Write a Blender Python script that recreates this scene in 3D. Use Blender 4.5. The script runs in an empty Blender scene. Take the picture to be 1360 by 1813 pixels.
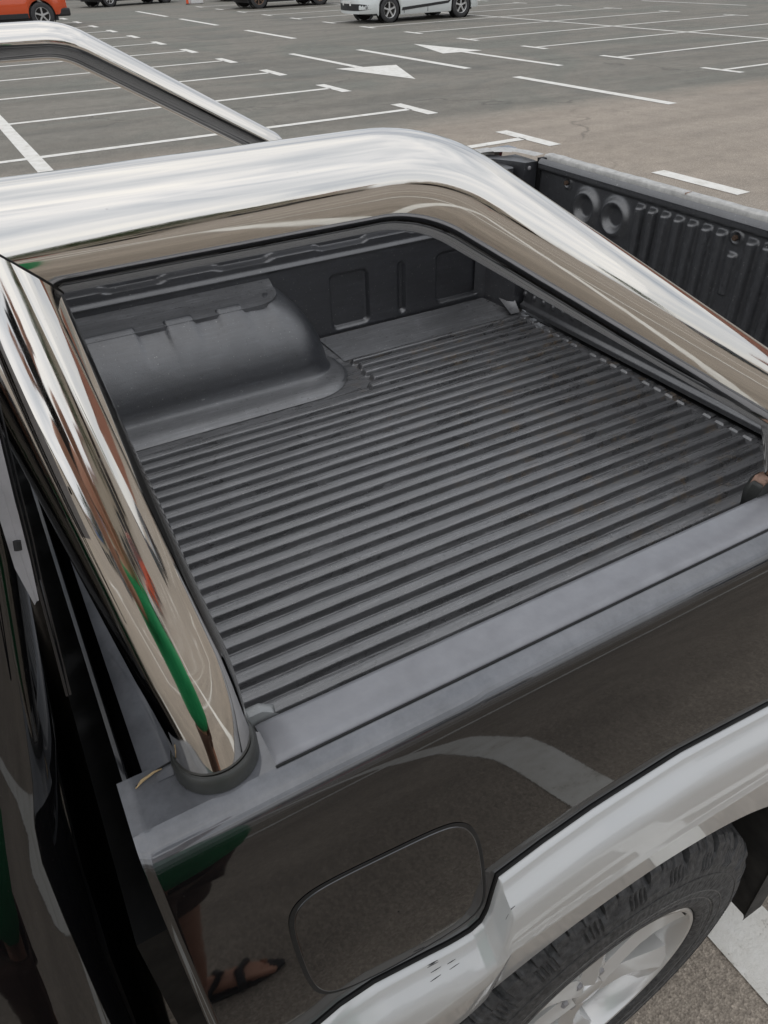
import bpy, math, random
from math import sin, cos, pi, sqrt, radians
from mathutils import Vector, Matrix, noise as mnoise
random.seed(7)
S = bpy.context.scene
COL = S.collection

# ------------------------------------------------------------------ camera
F_PX, PH = 1300.9, 1813.0
yaw, pitch, roll = -0.49371, 0.65372, -0.03165
fwd = Vector((-sin(yaw)*cos(pitch), cos(yaw)*cos(pitch), -sin(pitch)))
rt = Vector((cos(yaw), sin(yaw), 0)); up = rt.cross(fwd)
r2 = cos(roll)*rt + sin(roll)*up; u2 = -sin(roll)*rt + cos(roll)*up
cam = bpy.data.cameras.new('camera'); camo = bpy.data.objects.new('camera', cam); COL.objects.link(camo)
camo.matrix_world = Matrix(((r2.x, u2.x, -fwd.x, -0.0592), (r2.y, u2.y, -fwd.y, -0.8109), (r2.z, u2.z, -fwd.z, 1.788), (0, 0, 0, 1)))
cam.sensor_fit = 'VERTICAL'; cam.sensor_height = 36.0; cam.lens = F_PX/PH*36.0
cam.clip_start = 0.02; cam.clip_end = 3000
S.camera = camo
# ------------------------------------------------------------------ world
SUN_EL, SUN_AZ = radians(62), radians(205)
W = bpy.data.worlds.new("World"); S.world = W; W.use_nodes = True
nt = W.node_tree; N = nt.nodes; L = nt.links; N.clear()
out = N.new('ShaderNodeOutputWorld'); bg = N.new('ShaderNodeBackground'); bg.inputs['Strength'].default_value = 0.1
sky = N.new('ShaderNodeTexSky'); sky.sky_type = 'NISHITA'; sky.sun_disc = False; sky.sun_elevation = SUN_EL; sky.sun_rotation = SUN_AZ
tc = N.new('ShaderNodeTexCoord'); mp = N.new('ShaderNodeMapping'); mp.inputs['Scale'].default_value = (1, 1, 2.6)
n1 = N.new('ShaderNodeTexNoise'); n1.inputs['Scale'].default_value = 2.1; n1.inputs['Detail'].default_value = 9; n1.inputs['Roughness'].default_value = 0.55; n1.inputs['Distortion'].default_value = 0.5
cr = N.new('ShaderNodeValToRGB')
e = cr.color_ramp.elements
e[0].position = 0.34; e[0].color = (4.9, 5.35, 6.0, 1); e[1].position = 0.66; e[1].color = (9.8, 9.75, 9.6, 1)
m = cr.color_ramp.elements.new(0.5); m.color = (7.6, 7.8, 8.2, 1)
mix = N.new('ShaderNodeMix'); mix.data_type = 'RGBA'; mix.inputs[0].default_value = 0.88
L.new(tc.outputs['Generated'], mp.inputs[0]); L.new(mp.outputs[0], n1.inputs['Vector']); L.new(n1.outputs['Fac'], cr.inputs[0])
L.new(sky.outputs[0], mix.inputs[6]); L.new(cr.outputs[0], mix.inputs[7]); 
sxyz = N.new('ShaderNodeSeparateXYZ'); L.new(tc.outputs['Generated'], sxyz.inputs[0])
hz = N.new('ShaderNodeMapRange'); hz.inputs[1].default_value = 0.0; hz.inputs[2].default_value = 0.7; hz.inputs[3].default_value = 0.86; hz.inputs[4].default_value = 1.06; L.new(sxyz.outputs[2], hz.inputs[0])
mh = N.new('ShaderNodeMix'); mh.data_type = 'RGBA'; mh.blend_type = 'MULTIPLY'; mh.inputs[0].default_value = 1.0
L.new(mix.outputs[2], mh.inputs[6]); L.new(hz.outputs[0], mh.inputs[7]); L.new(mh.outputs[2], bg.inputs['Color']); L.new(bg.outputs[0], out.inputs[0])
sl = bpy.data.lights.new('sun', 'SUN'); sl.energy = 0.5; sl.angle = radians(150); sl.color = (1, 0.96, 0.9)
so = bpy.data.objects.new('sun', sl); COL.objects.link(so)
sd = Vector((sin(SUN_AZ)*cos(SUN_EL), cos(SUN_AZ)*cos(SUN_EL), sin(SUN_EL)))
so.rotation_euler = sd.to_track_quat('Z', 'Y').to_euler()
S.view_settings.view_transform = 'Standard'; S.view_settings.look = 'None'; S.view_settings.exposure = 0.2; S.view_settings.gamma = 1

# ------------------------------------------------------------------ material helpers
def mat(name):
    m = bpy.data.materials.new(name); m.use_nodes = True
    b = m.node_tree.nodes['Principled BSDF']; return m, m.node_tree.nodes, m.node_tree.links, b
def pset(b, base=None, rough=None, metal=None, coat=None, coat_r=None, spec=None, ior=None):
    if base is not None: b.inputs['Base Color'].default_value = (*base, 1)
    if rough is not None: b.inputs['Roughness'].default_value = rough
    if metal is not None: b.inputs['Metallic'].default_value = metal
    if coat is not None: b.inputs['Coat Weight'].default_value = coat
    if coat_r is not None: b.inputs['Coat Roughness'].default_value = coat_r
    if spec is not None: b.inputs['Specular IOR Level'].default_value = spec
    if ior is not None: b.inputs['IOR'].default_value = ior
def nnoise(N, L, scale, detail=4, rough=0.55, vec=None, dist=0):
    n = N.new('ShaderNodeTexNoise'); n.inputs['Scale'].default_value = scale; n.inputs['Detail'].default_value = detail
    n.inputs['Roughness'].default_value = rough; n.inputs['Distortion'].default_value = dist
    if vec is not None: L.new(vec, n.inputs['Vector'])
    return n
def ramp(N, L, src, stops):
    r = N.new('ShaderNodeValToRGB'); el = r.color_ramp.elements
    for i, (p_, c) in enumerate(stops):
        c = (c, c, c, 1) if isinstance(c, (int, float)) else (*c, 1)
        if i < 2: el[i].position = p_; el[i].color = c
        else: x = el.new(p_); x.color = c
    L.new(src, r.inputs[0]); return r
def mixc(N, L, fac, a, b, mode='MIX'):
    x = N.new('ShaderNodeMix'); x.data_type = 'RGBA'; x.blend_type = mode
    for s, v in ((0, fac), (6, a), (7, b)):
        if isinstance(v, (int, float)): x.inputs[s].default_value = v if s == 0 else (v, v, v, 1)
        elif isinstance(v, tuple): x.inputs[s].default_value = (*v, 1)
        else: L.new(v, x.inputs[s])
    return x.outputs[2]
def objco(N, L, scale=(1, 1, 1), rot=(0, 0, 0)):
    t = N.new('ShaderNodeTexCoord'); mp = N.new('ShaderNodeMapping'); mp.inputs['Scale'].default_value = scale; mp.inputs['Rotation'].default_value = rot
    L.new(t.outputs['Object'], mp.inputs[0]); return mp.outputs[0]
def bump(N, L, b, src, strength, dist):
    bp = N.new('ShaderNodeBump'); bp.inputs['Strength'].default_value = strength; bp.inputs['Distance'].default_value = dist
    L.new(src, bp.inputs['Height']); L.new(bp.outputs[0], b.inputs['Normal']); return bp
def simple(name, base, rough=0.5, metal=0, var=0.25, scale=20, bs=0, **k):
    m, N, L, b = mat(name); pset(b, base, rough, metal, **k)
    v = objco(N, L); n = nnoise(N, L, scale, 5, .6, v)
    r = ramp(N, L, n.outputs['Fac'], [(.3, tuple(c*(1-var) for c in base)), (.7, tuple(min(1, c*(1+var)) for c in base))])
    L.new(r.outputs[0], b.inputs['Base Color'])
    r2_ = ramp(N, L, n.outputs['Fac'], [(.3, min(1, rough*1.2)), (.7, rough*.85)]); L.new(r2_.outputs[0], b.inputs['Roughness'])
    if bs: bump(N, L, b, n.outputs['Fac'], bs, .002)
    return m
M = {}
def m_chrome():
    m, N, L, b = mat('polished_steel'); pset(b, (.73, .705, .665), .04, 1.0)
    v = objco(N, L); n = nnoise(N, L, 55, 6, .65, v)
    r = ramp(N, L, n.outputs['Fac'], [(.35, .035), (.8, .12)]); L.new(r.outputs[0], b.inputs['Roughness'])
    n2 = nnoise(N, L, 9, 3, .5, v); n3 = nnoise(N, L, 420, 2, .5, v)
    s = ramp(N, L, n3.outputs['Fac'], [(.0, (.45, .42, .38)), (.27, (.73, .705, .665))]); L.new(s.outputs[0], b.inputs['Base Color'])
    bump(N, L, b, n2.outputs['Fac'], .12, .004); return m
M['chrome'] = m_chrome()
def m_paint(name, base, metal=0, rough=.3, dust=.035):
    m, N, L, b = mat(name); pset(b, base, rough, metal, coat=1.0, coat_r=.02, spec=(.0 if max(base) < .05 else .3))
    b.inputs['Coat IOR'].default_value = 1.72 if max(base) < .05 else 1.5
    v = objco(N, L); big = nnoise(N, L, 3.5, 6, .6, v); fine = nnoise(N, L, 900, 2, .5, v)
    d = mixc(N, L, ramp(N, L, big.outputs['Fac'], [(.5, 0.0), (.85, dust*.5)]).outputs[0], base, (.32, .30, .27))
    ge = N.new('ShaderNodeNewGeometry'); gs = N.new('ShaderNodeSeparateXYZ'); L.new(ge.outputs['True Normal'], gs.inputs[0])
    upw = ramp(N, L, gs.outputs[2], [(.35, 0.0), (.85, .85)])      # dust plus sky highlight painted pale on surfaces that face up
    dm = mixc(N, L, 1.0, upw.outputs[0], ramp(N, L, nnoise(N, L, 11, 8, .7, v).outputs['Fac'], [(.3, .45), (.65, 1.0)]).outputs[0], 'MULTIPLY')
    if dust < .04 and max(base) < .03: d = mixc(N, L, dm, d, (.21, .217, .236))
    sp = ramp(N, L, fine.outputs['Fac'], [(.72, 0.0), (.78, .18)])
    L.new(mixc(N, L, sp.outputs[0], d, (.4, .38, .35)), b.inputs['Base Color'])
    L.new(ramp(N, L, big.outputs['Fac'], [(.35, .028), (.8, .055)]).outputs[0], b.inputs['Coat Roughness'])
    op = nnoise(N, L, 160, 2, .5, v)
    bp = N.new('ShaderNodeBump'); bp.inputs['Strength'].default_value = .010; bp.inputs['Distance'].default_value = .001
    L.new(op.outputs['Fac'], bp.inputs['Height']); L.new(bp.outputs[0], b.inputs['Coat Normal']); return m
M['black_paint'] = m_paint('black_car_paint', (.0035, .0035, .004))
M['silver_paint'] = m_paint('silver_car_paint', (.55, .555, .555), .25, .36, .02)
def m_liner(name, base, dirt=.0, wet=True, stretch=(1, 1, 1)):
    m, N, L, b = mat(name); pset(b, base, .5, 0, spec=.55, ior=1.7)
    v = objco(N, L, stretch); v0 = objco(N, L)
    a = nnoise(N, L, 14, 8, .68, v, .4); f = nnoise(N, L, 380, 3, .6, v0); w = nnoise(N, L, 6.5, 5, .62, v, .8)
    c = ramp(N, L, a.outputs['Fac'], [(.30, tuple(x*.78 for x in base)), (.52, base), (.74, tuple(min(1, x*1.35+.004) for x in base))]).outputs[0]
    if wet:
        wm = ramp(N, L, w.outputs['Fac'], [(.56, 0.0), (.58, .55)]).outputs[0]
        c = mixc(N, L, wm, c, tuple(x*.45 for x in base))
        rr = mixc(N, L, wm, ramp(N, L, a.outputs['Fac'], [(.3, .42), (.7, .24)]).outputs[0], .16)
        L.new(rr, b.inputs['Roughness'])
    else:
        L.new(ramp(N, L, a.outputs['Fac'], [(.3, .42), (.7, .28)]).outputs[0], b.inputs['Roughness'])
    if dirt:
        sx = N.new('ShaderNodeSeparateXYZ'); t = N.new('ShaderNodeTexCoord'); L.new(t.outputs['Object'], sx.inputs[0])
        rx = ramp(N, L, sx.outputs[0], [(.62, 0.0), (.98, 1.0)]); rz = ramp(N, L, sx.outputs[2], [(.829, 1.0), (.8335, 0.0)])
        dn = ramp(N, L, nnoise(N, L, 20, 7, .7, v0).outputs['Fac'], [(.54, 0.0), (.68, 1.0)])
        q = mixc(N, L, 1.0, rx.outputs[0], rz.outputs[0], 'MULTIPLY'); q = mixc(N, L, 1.0, q, dn.outputs[0], 'MULTIPLY')
        c = mixc(N, L, q, c, (.14, .105, .07))
    sv = objco(N, L, (1.5, 34, 10)); stn = nnoise(N, L, 6, 9, .75, sv)
    c = mixc(N, L, .9, c, ramp(N, L, stn.outputs['Fac'], [(.30, .40), (.45, .9), (.58, 1.2), (.68, 2.6)]).outputs[0], 'MULTIPLY')
    spn = nnoise(N, L, 105, 3, .6, v0); spk = nnoise(N, L, 9, 3, .6, v0)
    sp1 = ramp(N, L, spn.outputs['Fac'], [(.34, 1.0), (.38, 0.0)]); sp2 = ramp(N, L, spk.outputs['Fac'], [(.42, 0.0), (.55, .85)])
    c = mixc(N, L, mixc(N, L, 1.0, sp1.outputs[0], sp2.outputs[0], 'MULTIPLY'), c, tuple(x*.12 for x in base))
    sp3 = ramp(N, L, nnoise(N, L, 210, 2, .5, v0).outputs['Fac'], [(.70, 0.0), (.74, .55)]); c = mixc(N, L, sp3.outputs[0], c, (.42, .41, .39))
    L.new(c, b.inputs['Base Color'])
    b.inputs['Specular IOR Level'].default_value = 1.0
    add = mixc(N, L, .55, f.outputs['Fac'], a.outputs['Fac']); bump(N, L, b, add, .6, .0018); return m
M['liner_floor'] = m_liner('bedliner_floor_rubber', (.088, .088, .091), dirt=1, stretch=(1, 9, 1))
M['liner_wall'] = m_liner('bedliner_wall_plastic', (.022, .023, .027), wet=False)
M['liner_tail'] = m_liner('tailgate_liner_plastic', (.038, .039, .042), wet=False)
M['liner_arch'] = m_liner('bedliner_arch_plastic', (.026, .028, .033), wet=False)
M['liner_dust_sheen'] = m_liner('liner_ledge_dust_sheen', (.085, .086, .09), wet=False)  # pale tone: dust on the ledges, painted sky reflection on the fillet
M['cap'] = simple('rail_cap_plastic', (.25, .253, .27), .33, var=.10, scale=40, bs=.08)
M['edge'] = simple('worn_edge_sky_sheen', (.44, .43, .405), .35, var=.22, scale=60, bs=.1)  # sky reflection painted in as light grey, with dust and wear
M['black'] = simple('black_rubber', (.018, .018, .019), .55, var=.3, scale=30)
M['collar'] = simple('collar_rubber', (.045, .047, .045), .42, var=.15, scale=40)
M['gap'] = simple('dark_gap', (.003, .003, .0035), .6)
M['gloss_black'] = simple('gloss_black_trim', (.008, .008, .009), .12, var=.2)
M['trim_grey'] = simple('grey_metal_trim', (.22, .215, .22), .35, var=.15, scale=50)
M['seal'] = simple('ochre_sealant', (.45, .33, .18), .8, var=.4, scale=200, bs=.5)
M['rust'] = simple('rusty_pad', (.34, .22, .17), .9, var=.4, scale=120, bs=.6)
M['clear'] = simple('milky_plastic', (.30, .31, .31), .25, var=.1)
M['alloy'] = m_paint('alloy_silver', (.58, .58, .57), .55, .32, .05)
M['tyre'] = simple('tyre_rubber', (.036, .036, .037), .6, var=.65, scale=90, bs=.8)
M['tyre_letter'] = simple('tyre_raised_rubber', (.11, .108, .104), .6, var=.3, scale=60)
M['well'] = simple('wheel_well_dirt', (.022, .020, .018), .85, var=.6, scale=14, bs=.4)
M['glass'] = simple('car_glass', (.012, .014, .016), .04, var=.1, spec=.8)
M['bolt'] = simple('rusty_bolt', (.10, .065, .045), .6, 0.4, var=.4, scale=300)

# ------------------------------------------------------------------ mesh helpers
def link(o, parent=None):
    COL.objects.link(o)
    if parent is not None: o.parent = parent
    return o
def mesh(name, v, f, m, parent=None, smooth=True, angle=None):
    me = bpy.data.meshes.new(name); me.from_pydata([tuple(x) for x in v], [], f); me.update()
    if m is not None: me.materials.append(m)
    if smooth:
        me.polygons.foreach_set('use_smooth', [True]*len(me.polygons))
        if angle: me.set_sharp_from_angle(angle=radians(angle))
    o = bpy.data.objects.new(name, me); return link(o, parent)
def empty(name, label, cat, loc=(0, 0, 0), rz=0, group=None):
    o = bpy.data.objects.new(name, None); link(o); o.location = loc; o.rotation_euler = (0, 0, rz); o.empty_display_size = .2
    o['label'] = label; o['category'] = cat
    if group: o['group'] = group
    return o
def tag(o, label, cat, group=None):
    o['label'] = label; o['category'] = cat
    if group: o['group'] = group
    return o
class MB:
    def __init__(s): s.v = []; s.f = []
    def add(s, v, f):
        k = len(s.v); s.v += [tuple(x) for x in v]; s.f += [tuple(i+k for i in q) for q in f]; return s
    def grid(s, us, vs, fn, close_u=False, flip=False):
        k = len(s.v); nu, nv = len(us), len(vs)
        for a in us:
            for b in vs: s.v.append(tuple(fn(a, b)))
        for i in range(nu if close_u else nu-1):
            for j in range(nv-1):
                a, b, c, d = i*nv+j, ((i+1) % nu)*nv+j, ((i+1) % nu)*nv+j+1, i*nv+j+1
                s.f.append(tuple(k+q for q in ((d, c, b, a) if flip else (a, b, c, d))))
        return s
    def box(s, x0, x1, y0, y1, z0, z1):
        v = [(x, y, z) for x in (x0, x1) for y in (y0, y1) for z in (z0, z1)]
        return s.add(v, [(0, 1, 3, 2), (4, 6, 7, 5), (0, 4, 5, 1), (2, 3, 7, 6), (0, 2, 6, 4), (1, 5, 7, 3)])
    def prism(s, poly, t0, t1, axis=1):      # poly in the plane across axis
        n = len(poly); v = []
        for t in (t0, t1):
            for a, b in poly: v.append((t, a, b) if axis == 0 else (a, t, b) if axis == 1 else (a, b, t))
        f = [tuple(range(n)), tuple(range(2*n-1, n-1, -1))]+[(i, (i+1) % n, n+(i+1) % n, n+i) for i in range(n)]
        return s.add(v, f)
    def tube(s, path, rad, seg=24, caps=True, closed=False):
        P = [Vector(p_) for p_ in path]; n = len(P); R_ = rad if isinstance(rad, (list, tuple)) else [rad]*n
        T = []
        for i in range(n):
            a = P[i]-P[i-1] if (i > 0 or closed) else P[1]-P[0]; b = P[(i+1) % n]-P[i] if (i < n-1 or closed) else a
            T.append((a.normalized(), b.normalized()))
        ref = Vector((0, 0, 1)) if abs(T[0][1].z) < .9 else Vector((1, 0, 0))
        x = T[0][1].cross(ref).normalized(); k = len(s.v); d = T[0][1]
        for i in range(n):
            a, b = T[i]
            if i > 0:  # carry frame along segment a
                q = d.rotation_difference(a); x = q @ x; d = a
            y = d.cross(x).normalized()
            bis = (a+b).normalized()
            for j in range(seg):
                t = 2*pi*j/seg; o_ = (x*cos(t)+y*sin(t))*R_[i]
                o_ = o_ - d*(o_.dot(bis)/d.dot(bis))
                s.v.append(tuple(P[i]+o_))
        for i in range(n if closed else n-1):
            for j in range(seg):
                i2 = (i+1) % n
                s.f.append((k+i*seg+j, k+i*seg+(j+1) % seg, k+i2*seg+(j+1) % seg, k+i2*seg+j))
        if caps and not closed:
            s.f.append(tuple(k+j for j in range(seg-1, -1, -1))); s.f.append(tuple(k+(n-1)*seg+j for j in range(seg)))
        return s
    def lathe(s, prof, seg=48, axis='y', c=(0, 0, 0), fn=None):   # prof: (axial, radius)
        k = len(s.v); n = len(prof)
        for i in range(seg):
            t = 2*pi*i/seg
            for j, (a, r) in enumerate(prof):
                if fn: a, r = fn(i, j, t, a, r)
                if axis == 'y': s.v.append((c[0]+r*cos(t), c[1]+a, c[2]+r*sin(t)))
                elif axis == 'z': s.v.append((c[0]+r*cos(t), c[1]+r*sin(t), c[2]+a))
                else: s.v.append((c[0]+a, c[1]+r*cos(t), c[2]+r*sin(t)))
        for i in range(seg):
            for j in range(n-1):
                s.f.append((k+i*n+j, k+((i+1) % seg)*n+j, k+((i+1) % seg)*n+j+1, k+i*n+j+1))
        return s
    def build(s, name, m, parent=None, smooth=True, angle=40, bevel=0):
        o = mesh(name, s.v, s.f, m, parent, smooth, angle)
        if bevel:
            b = o.modifiers.new('b', 'BEVEL'); b.width = bevel; b.segments = 3; b.limit_method = 'ANGLE'; b.angle_limit = radians(35)
        return o
def sm(a, b, x):
    if a == b: return 0.0 if x < a else 1.0
    t = max(0, min(1, (x-a)/(b-a))); return t*t*(3-2*t)
def lerp(xs, ys, x):
    if x <= xs[0]: return ys[0]
    for i in range(1, len(xs)):
        if x <= xs[i]: return ys[i-1]+(ys[i]-ys[i-1])*(x-xs[i-1])/(xs[i]-xs[i-1])
    return ys[-1]
def lin(a, b, n): return [a+(b-a)*i/(n-1) for i in range(n)]
def fillet(path, rads, n=10):
    out = [Vector(path[0])]
    for i in range(1, len(path)-1):
        p0, p1, p2 = Vector(path[i-1]), Vector(path[i]), Vector(path[i+1]); r = rads[i-1]
        if r <= 0: out.append(p1); continue
        a = (p0-p1).normalized(); b = (p2-p1).normalized(); ang = a.angle(b); d = r/math.tan(ang/2)
        c = p1+(a+b).normalized()*(r/sin(ang/2)); s0 = p1+a*d-c; s1 = p1+b*d-c; w = s0.angle(s1)
        for k in range(n+1):
            t = k/n; out.append(c+(s0*sin((1-t)*w)+s1*sin(t*w))/sin(w))
    out.append(Vector(path[-1])); return out
def rbox(u, v, hu, hv, r):                       # signed distance to a rounded box
    a = abs(u)-hu+r; b = abs(v)-hv+r
    return sqrt(max(a, 0)**2+max(b, 0)**2)+min(max(a, b), 0)-r

# ------------------------------------------------------------------ ground
def m_asphalt():
    m, N, L, b = mat('asphalt'); pset(b, (.15, .14, .13), .85, 0, spec=.35)
    t = N.new('ShaderNodeTexCoord'); v = t.outputs['Object']
    sx = N.new('ShaderNodeSeparateXYZ'); L.new(v, sx.inputs[0])
    wob = nnoise(N, L, .35, 6, .6, v)
    ma = N.new('ShaderNodeMath'); ma.operation = 'MULTIPLY_ADD'; L.new(wob.outputs['Fac'], ma.inputs[0]); ma.inputs[1].default_value = 1.6; L.new(sx.outputs[1], ma.inputs[2])
    ax = N.new('ShaderNodeMath'); ax.operation = 'MULTIPLY_ADD'; L.new(sx.outputs[0], ax.inputs[0]); ax.inputs[1].default_value = .05; L.new(ma.outputs[0], ax.inputs[2])
    dv = N.new('ShaderNodeMath'); dv.operation = 'DIVIDE'; L.new(ax.outputs[0], dv.inputs[0]); dv.inputs[1].default_value = 20
    near = ramp(N, L, dv.outputs[0], [(.440, 0.0), (.478, 1.0)])                      # brown resurfaced strip in front, greenish old asphalt beyond
    pat = nnoise(N, L, .22, 5, .6, v, 1.2)
    old = ramp(N, L, pat.outputs['Fac'], [(.38, (.190, .187, .160)), (.52, (.228, .210, .178)), (.66, (.175, .170, .148))])
    brn = ramp(N, L, pat.outputs['Fac'], [(.3, (.375, .318, .258)), (.7, (.325, .283, .236))])
    c = mixc(N, L, near.outputs[0], brn.outputs[0], old.outputs[0])
    mot = nnoise(N, L, 4, 7, .7, v); c = mixc(N, L, 1.0, c, ramp(N, L, mot.outputs['Fac'], [(.3, .86), (.7, 1.12)]).outputs[0], 'MULTIPLY')
    st = N.new('ShaderNodeTexNoise'); mp = N.new('ShaderNodeMapping'); mp.inputs['Scale'].default_value = (.35, 2.4, 1); mp.inputs['Rotation'].default_value = (0, 0, .12)
    L.new(v, mp.inputs[0]); L.new(mp.outputs[0], st.inputs['Vector']); st.inputs['Scale'].default_value = .8; st.inputs['Detail'].default_value = 8
    c = mixc(N, L, 1.0, c, ramp(N, L, st.outputs['Fac'], [(.35, .88), (.65, 1.08)]).outputs[0], 'MULTIPLY')
    vo = N.new('ShaderNodeTexVoronoi'); vo.inputs['Scale'].default_value = 190; L.new(v, vo.inputs['Vector'])
    ag = ramp(N, L, vo.outputs['Color'], [(.0, .45), (.5, .95), (1.0, 1.75)])
    c = mixc(N, L, .62, c, ag.outputs[0], 'MULTIPLY')
    gr = nnoise(N, L, 75, 6, .75, v); c = mixc(N, L, 1.0, c, ramp(N, L, gr.outputs['Fac'], [(.3, .72), (.7, 1.25)]).outputs[0], 'MULTIPLY')
    # cracks
    wv = N.new('ShaderNodeTexNoise'); wv.inputs['Scale'].default_value = 1.1; wv.inputs['Detail'].default_value = 6; L.new(v, wv.inputs['Vector'])
    va = N.new('ShaderNodeVectorMath'); va.operation = 'MULTIPLY_ADD'; L.new(wv.outputs['Color'], va.inputs[0]); va.inputs[1].default_value = (1.5, 1.5, 0); off = N.new('ShaderNodeVectorMath'); off.operation = 'ADD'; off.inputs[1].default_value = (43.0, 19.5, 0); L.new(v, off.inputs[0]); L.new(off.outputs[0], va.inputs[2])
    vc = N.new('ShaderNodeTexVoronoi'); vc.feature = 'DISTANCE_TO_EDGE'; vc.inputs['Scale'].default_value = .17; L.new(va.outputs[0], vc.inputs['Vector'])
    mk = nnoise(N, L, .5, 3, .5, v)
    ck = ramp(N, L, vc.outputs['Distance'], [(.0, 1.0), (.0018, 0.0)]); mk2 = ramp(N, L, mk.outputs['Fac'], [(.50, 0.0), (.58, .45)])
    cf = mixc(N, L, 1.0, ck.outputs[0], mk2.outputs[0], 'MULTIPLY'); c = mixc(N, L, cf, c, (.055, .05, .045))
    oil = nnoise(N, L, .9, 6, .65, v, .6); c = mixc(N, L, ramp(N, L, oil.outputs['Fac'], [(.66, 0.0), (.76, .55)]).outputs[0], c, (.075, .07, .062))
    L.new(c, b.inputs['Base Color'])
    hh = mixc(N, L, .5, vo.outputs['Distance'], gr.outputs['Fac']); bump(N, L, b, hh, .8, .006); return m
def m_mark():
    m, N, L, b = mat('road_marking_paint'); pset(b, (.62, .60, .55), .7)
    v = objco(N, L); a = nnoise(N, L, 7, 8, .72, v); g = nnoise(N, L, 90, 5, .7, v)
    c = ramp(N, L, a.outputs['Fac'], [(.3, (.66, .63, .56)), (.6, (.82, .80, .75))]).outputs[0]
    q = mixc(N, L, .5, a.outputs['Fac'], g.outputs['Fac'])
    c = mixc(N, L, ramp(N, L, q, [(.36, .75), (.44, 0.0)]).outputs[0], c, (.27, .25, .215))
    L.new(c, b.inputs['Base Color']); bump(N, L, b, g.outputs['Fac'], .6, .004); return m
TH = 0.0099
gb = MB(); gb.grid([-700, -60, -20, 0, 20, 60, 700], [-700, -60, -20, 0, 20, 60, 700], lambda x, y: (x, y, 0), flip=False)
g = gb.build('ground', m_asphalt(), smooth=False); g['kind'] = 'structure'
MK = MB(); rd = Vector((cos(TH), sin(TH), 0)); pd = Vector((-sin(TH), cos(TH), 0)); O1 = Vector((6.0024, 4.1072, 0))
ZM = .004
def strip(a, b, w, z=ZM, jag=True):
    a, b = Vector(a), Vector(b); d = (b-a); n = max(2, int(d.length/.5)); d.normalize(); s_ = Vector((-d.y, d.x, 0))*w/2
    pts = []
    for i in range(n+1):
        p_ = a.lerp(b, i/n); j = s_*(1+random.uniform(-.02, .02)); pts += [(p_.x-j.x, p_.y-j.y, z), (p_.x+j.x, p_.y+j.y, z)]
    MK.add(pts, [(2*i, 2*i+2, 2*i+3, 2*i+1) for i in range(n)])
XL_ = -5.07
for k in range(-11, 15):
    o = O1+pd*2.5*k
    
    if k != 0: strip(o+rd*(XL_+.08)-rd*0, o-rd*.06, .13)                      # divider, front half
    strip(o+rd*(XL_-5.05), o+rd*(XL_-.08), .12)
    strip(o-pd*.5, o+pd*.5, .17, ZM+.0)
    strip(o+rd*(2*XL_-.02)-pd*.5, o+rd*(2*XL_-.02)+pd*.5, .12)
strip(O1+rd*XL_-pd*28, O1+rd*XL_+pd*36.5, .16)
O2 = O1+rd*6.1135+pd*4.8875
for k in range(-14, 12):
    o = O2+pd*2.5*k
    strip(o+rd*.06, o+rd*4.62, .11); strip(o+rd*4.78, o+rd*9.42, .11)
    strip(o-pd*.42, o+pd*.42, .14); strip(o+rd*9.48-pd*.42, o+rd*9.48+pd*.42, .11)
strip(O2+rd*4.7-pd*36, O2+rd*4.7+pd*28, .12)
for a, b in ((16.45, 12.12), (10.7, 7.2), (23.5, 20.0), (30, 26), (36, 31.6), (4.5, 1), (-1.5, -5)):
    strip((8.95, a, 0), (8.95, b, 0), .17)
strip((24.8, 23.7, 0), (24.8, 19.0, 0), .12); strip((24.8, 15.5, 0), (24.8, 11.5, 0), .12); strip((24.8, 8, 0), (24.8, 4, 0), .12)
strip((7.45, 16.8, 0), (7.5, 13.65, 0), .15); MK.add([(7.05, 13.78, ZM), (7.5, 11.6, ZM), (8.22, 13.5, ZM), (7.5, 13.66, ZM)], [(0, 1, 3), (1, 2, 3)])
strip((10.45, 11.3, 0), (10.42, 14.4, 0), .15); MK.add([(10.86, 14.35, ZM), (10.49, 16.6, ZM), (9.92, 14.46, ZM), (10.42, 14.4, ZM)], [(0, 1, 3), (1, 2, 3)])
mk = MK.build('road_markings', m_mark(), smooth=False); mk['kind'] = 'structure'
# verge beyond the car park
vg = MB(); vg.grid(lin(-120, 160, 40), lin(50, 75, 8), lambda x, y: (x, y, .14+.25*mnoise.noise(Vector((x*.2, y*.2, 3)))*sm(50, 55, y)))
vo_ = vg.build('grass_verge', simple('dry_grass', (.10, .115, .05), .95, var=.5, scale=2.5, bs=.6)); vo_['kind'] = 'structure'
kb = MB(); kb.box(-120, 160, 49.8, 50.0, .0, .15); ko = kb.build('kerb', simple('kerb_concrete', (.35, .33, .30), .9, scale=3), smooth=False, bevel=.02); ko['kind'] = 'structure'

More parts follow.
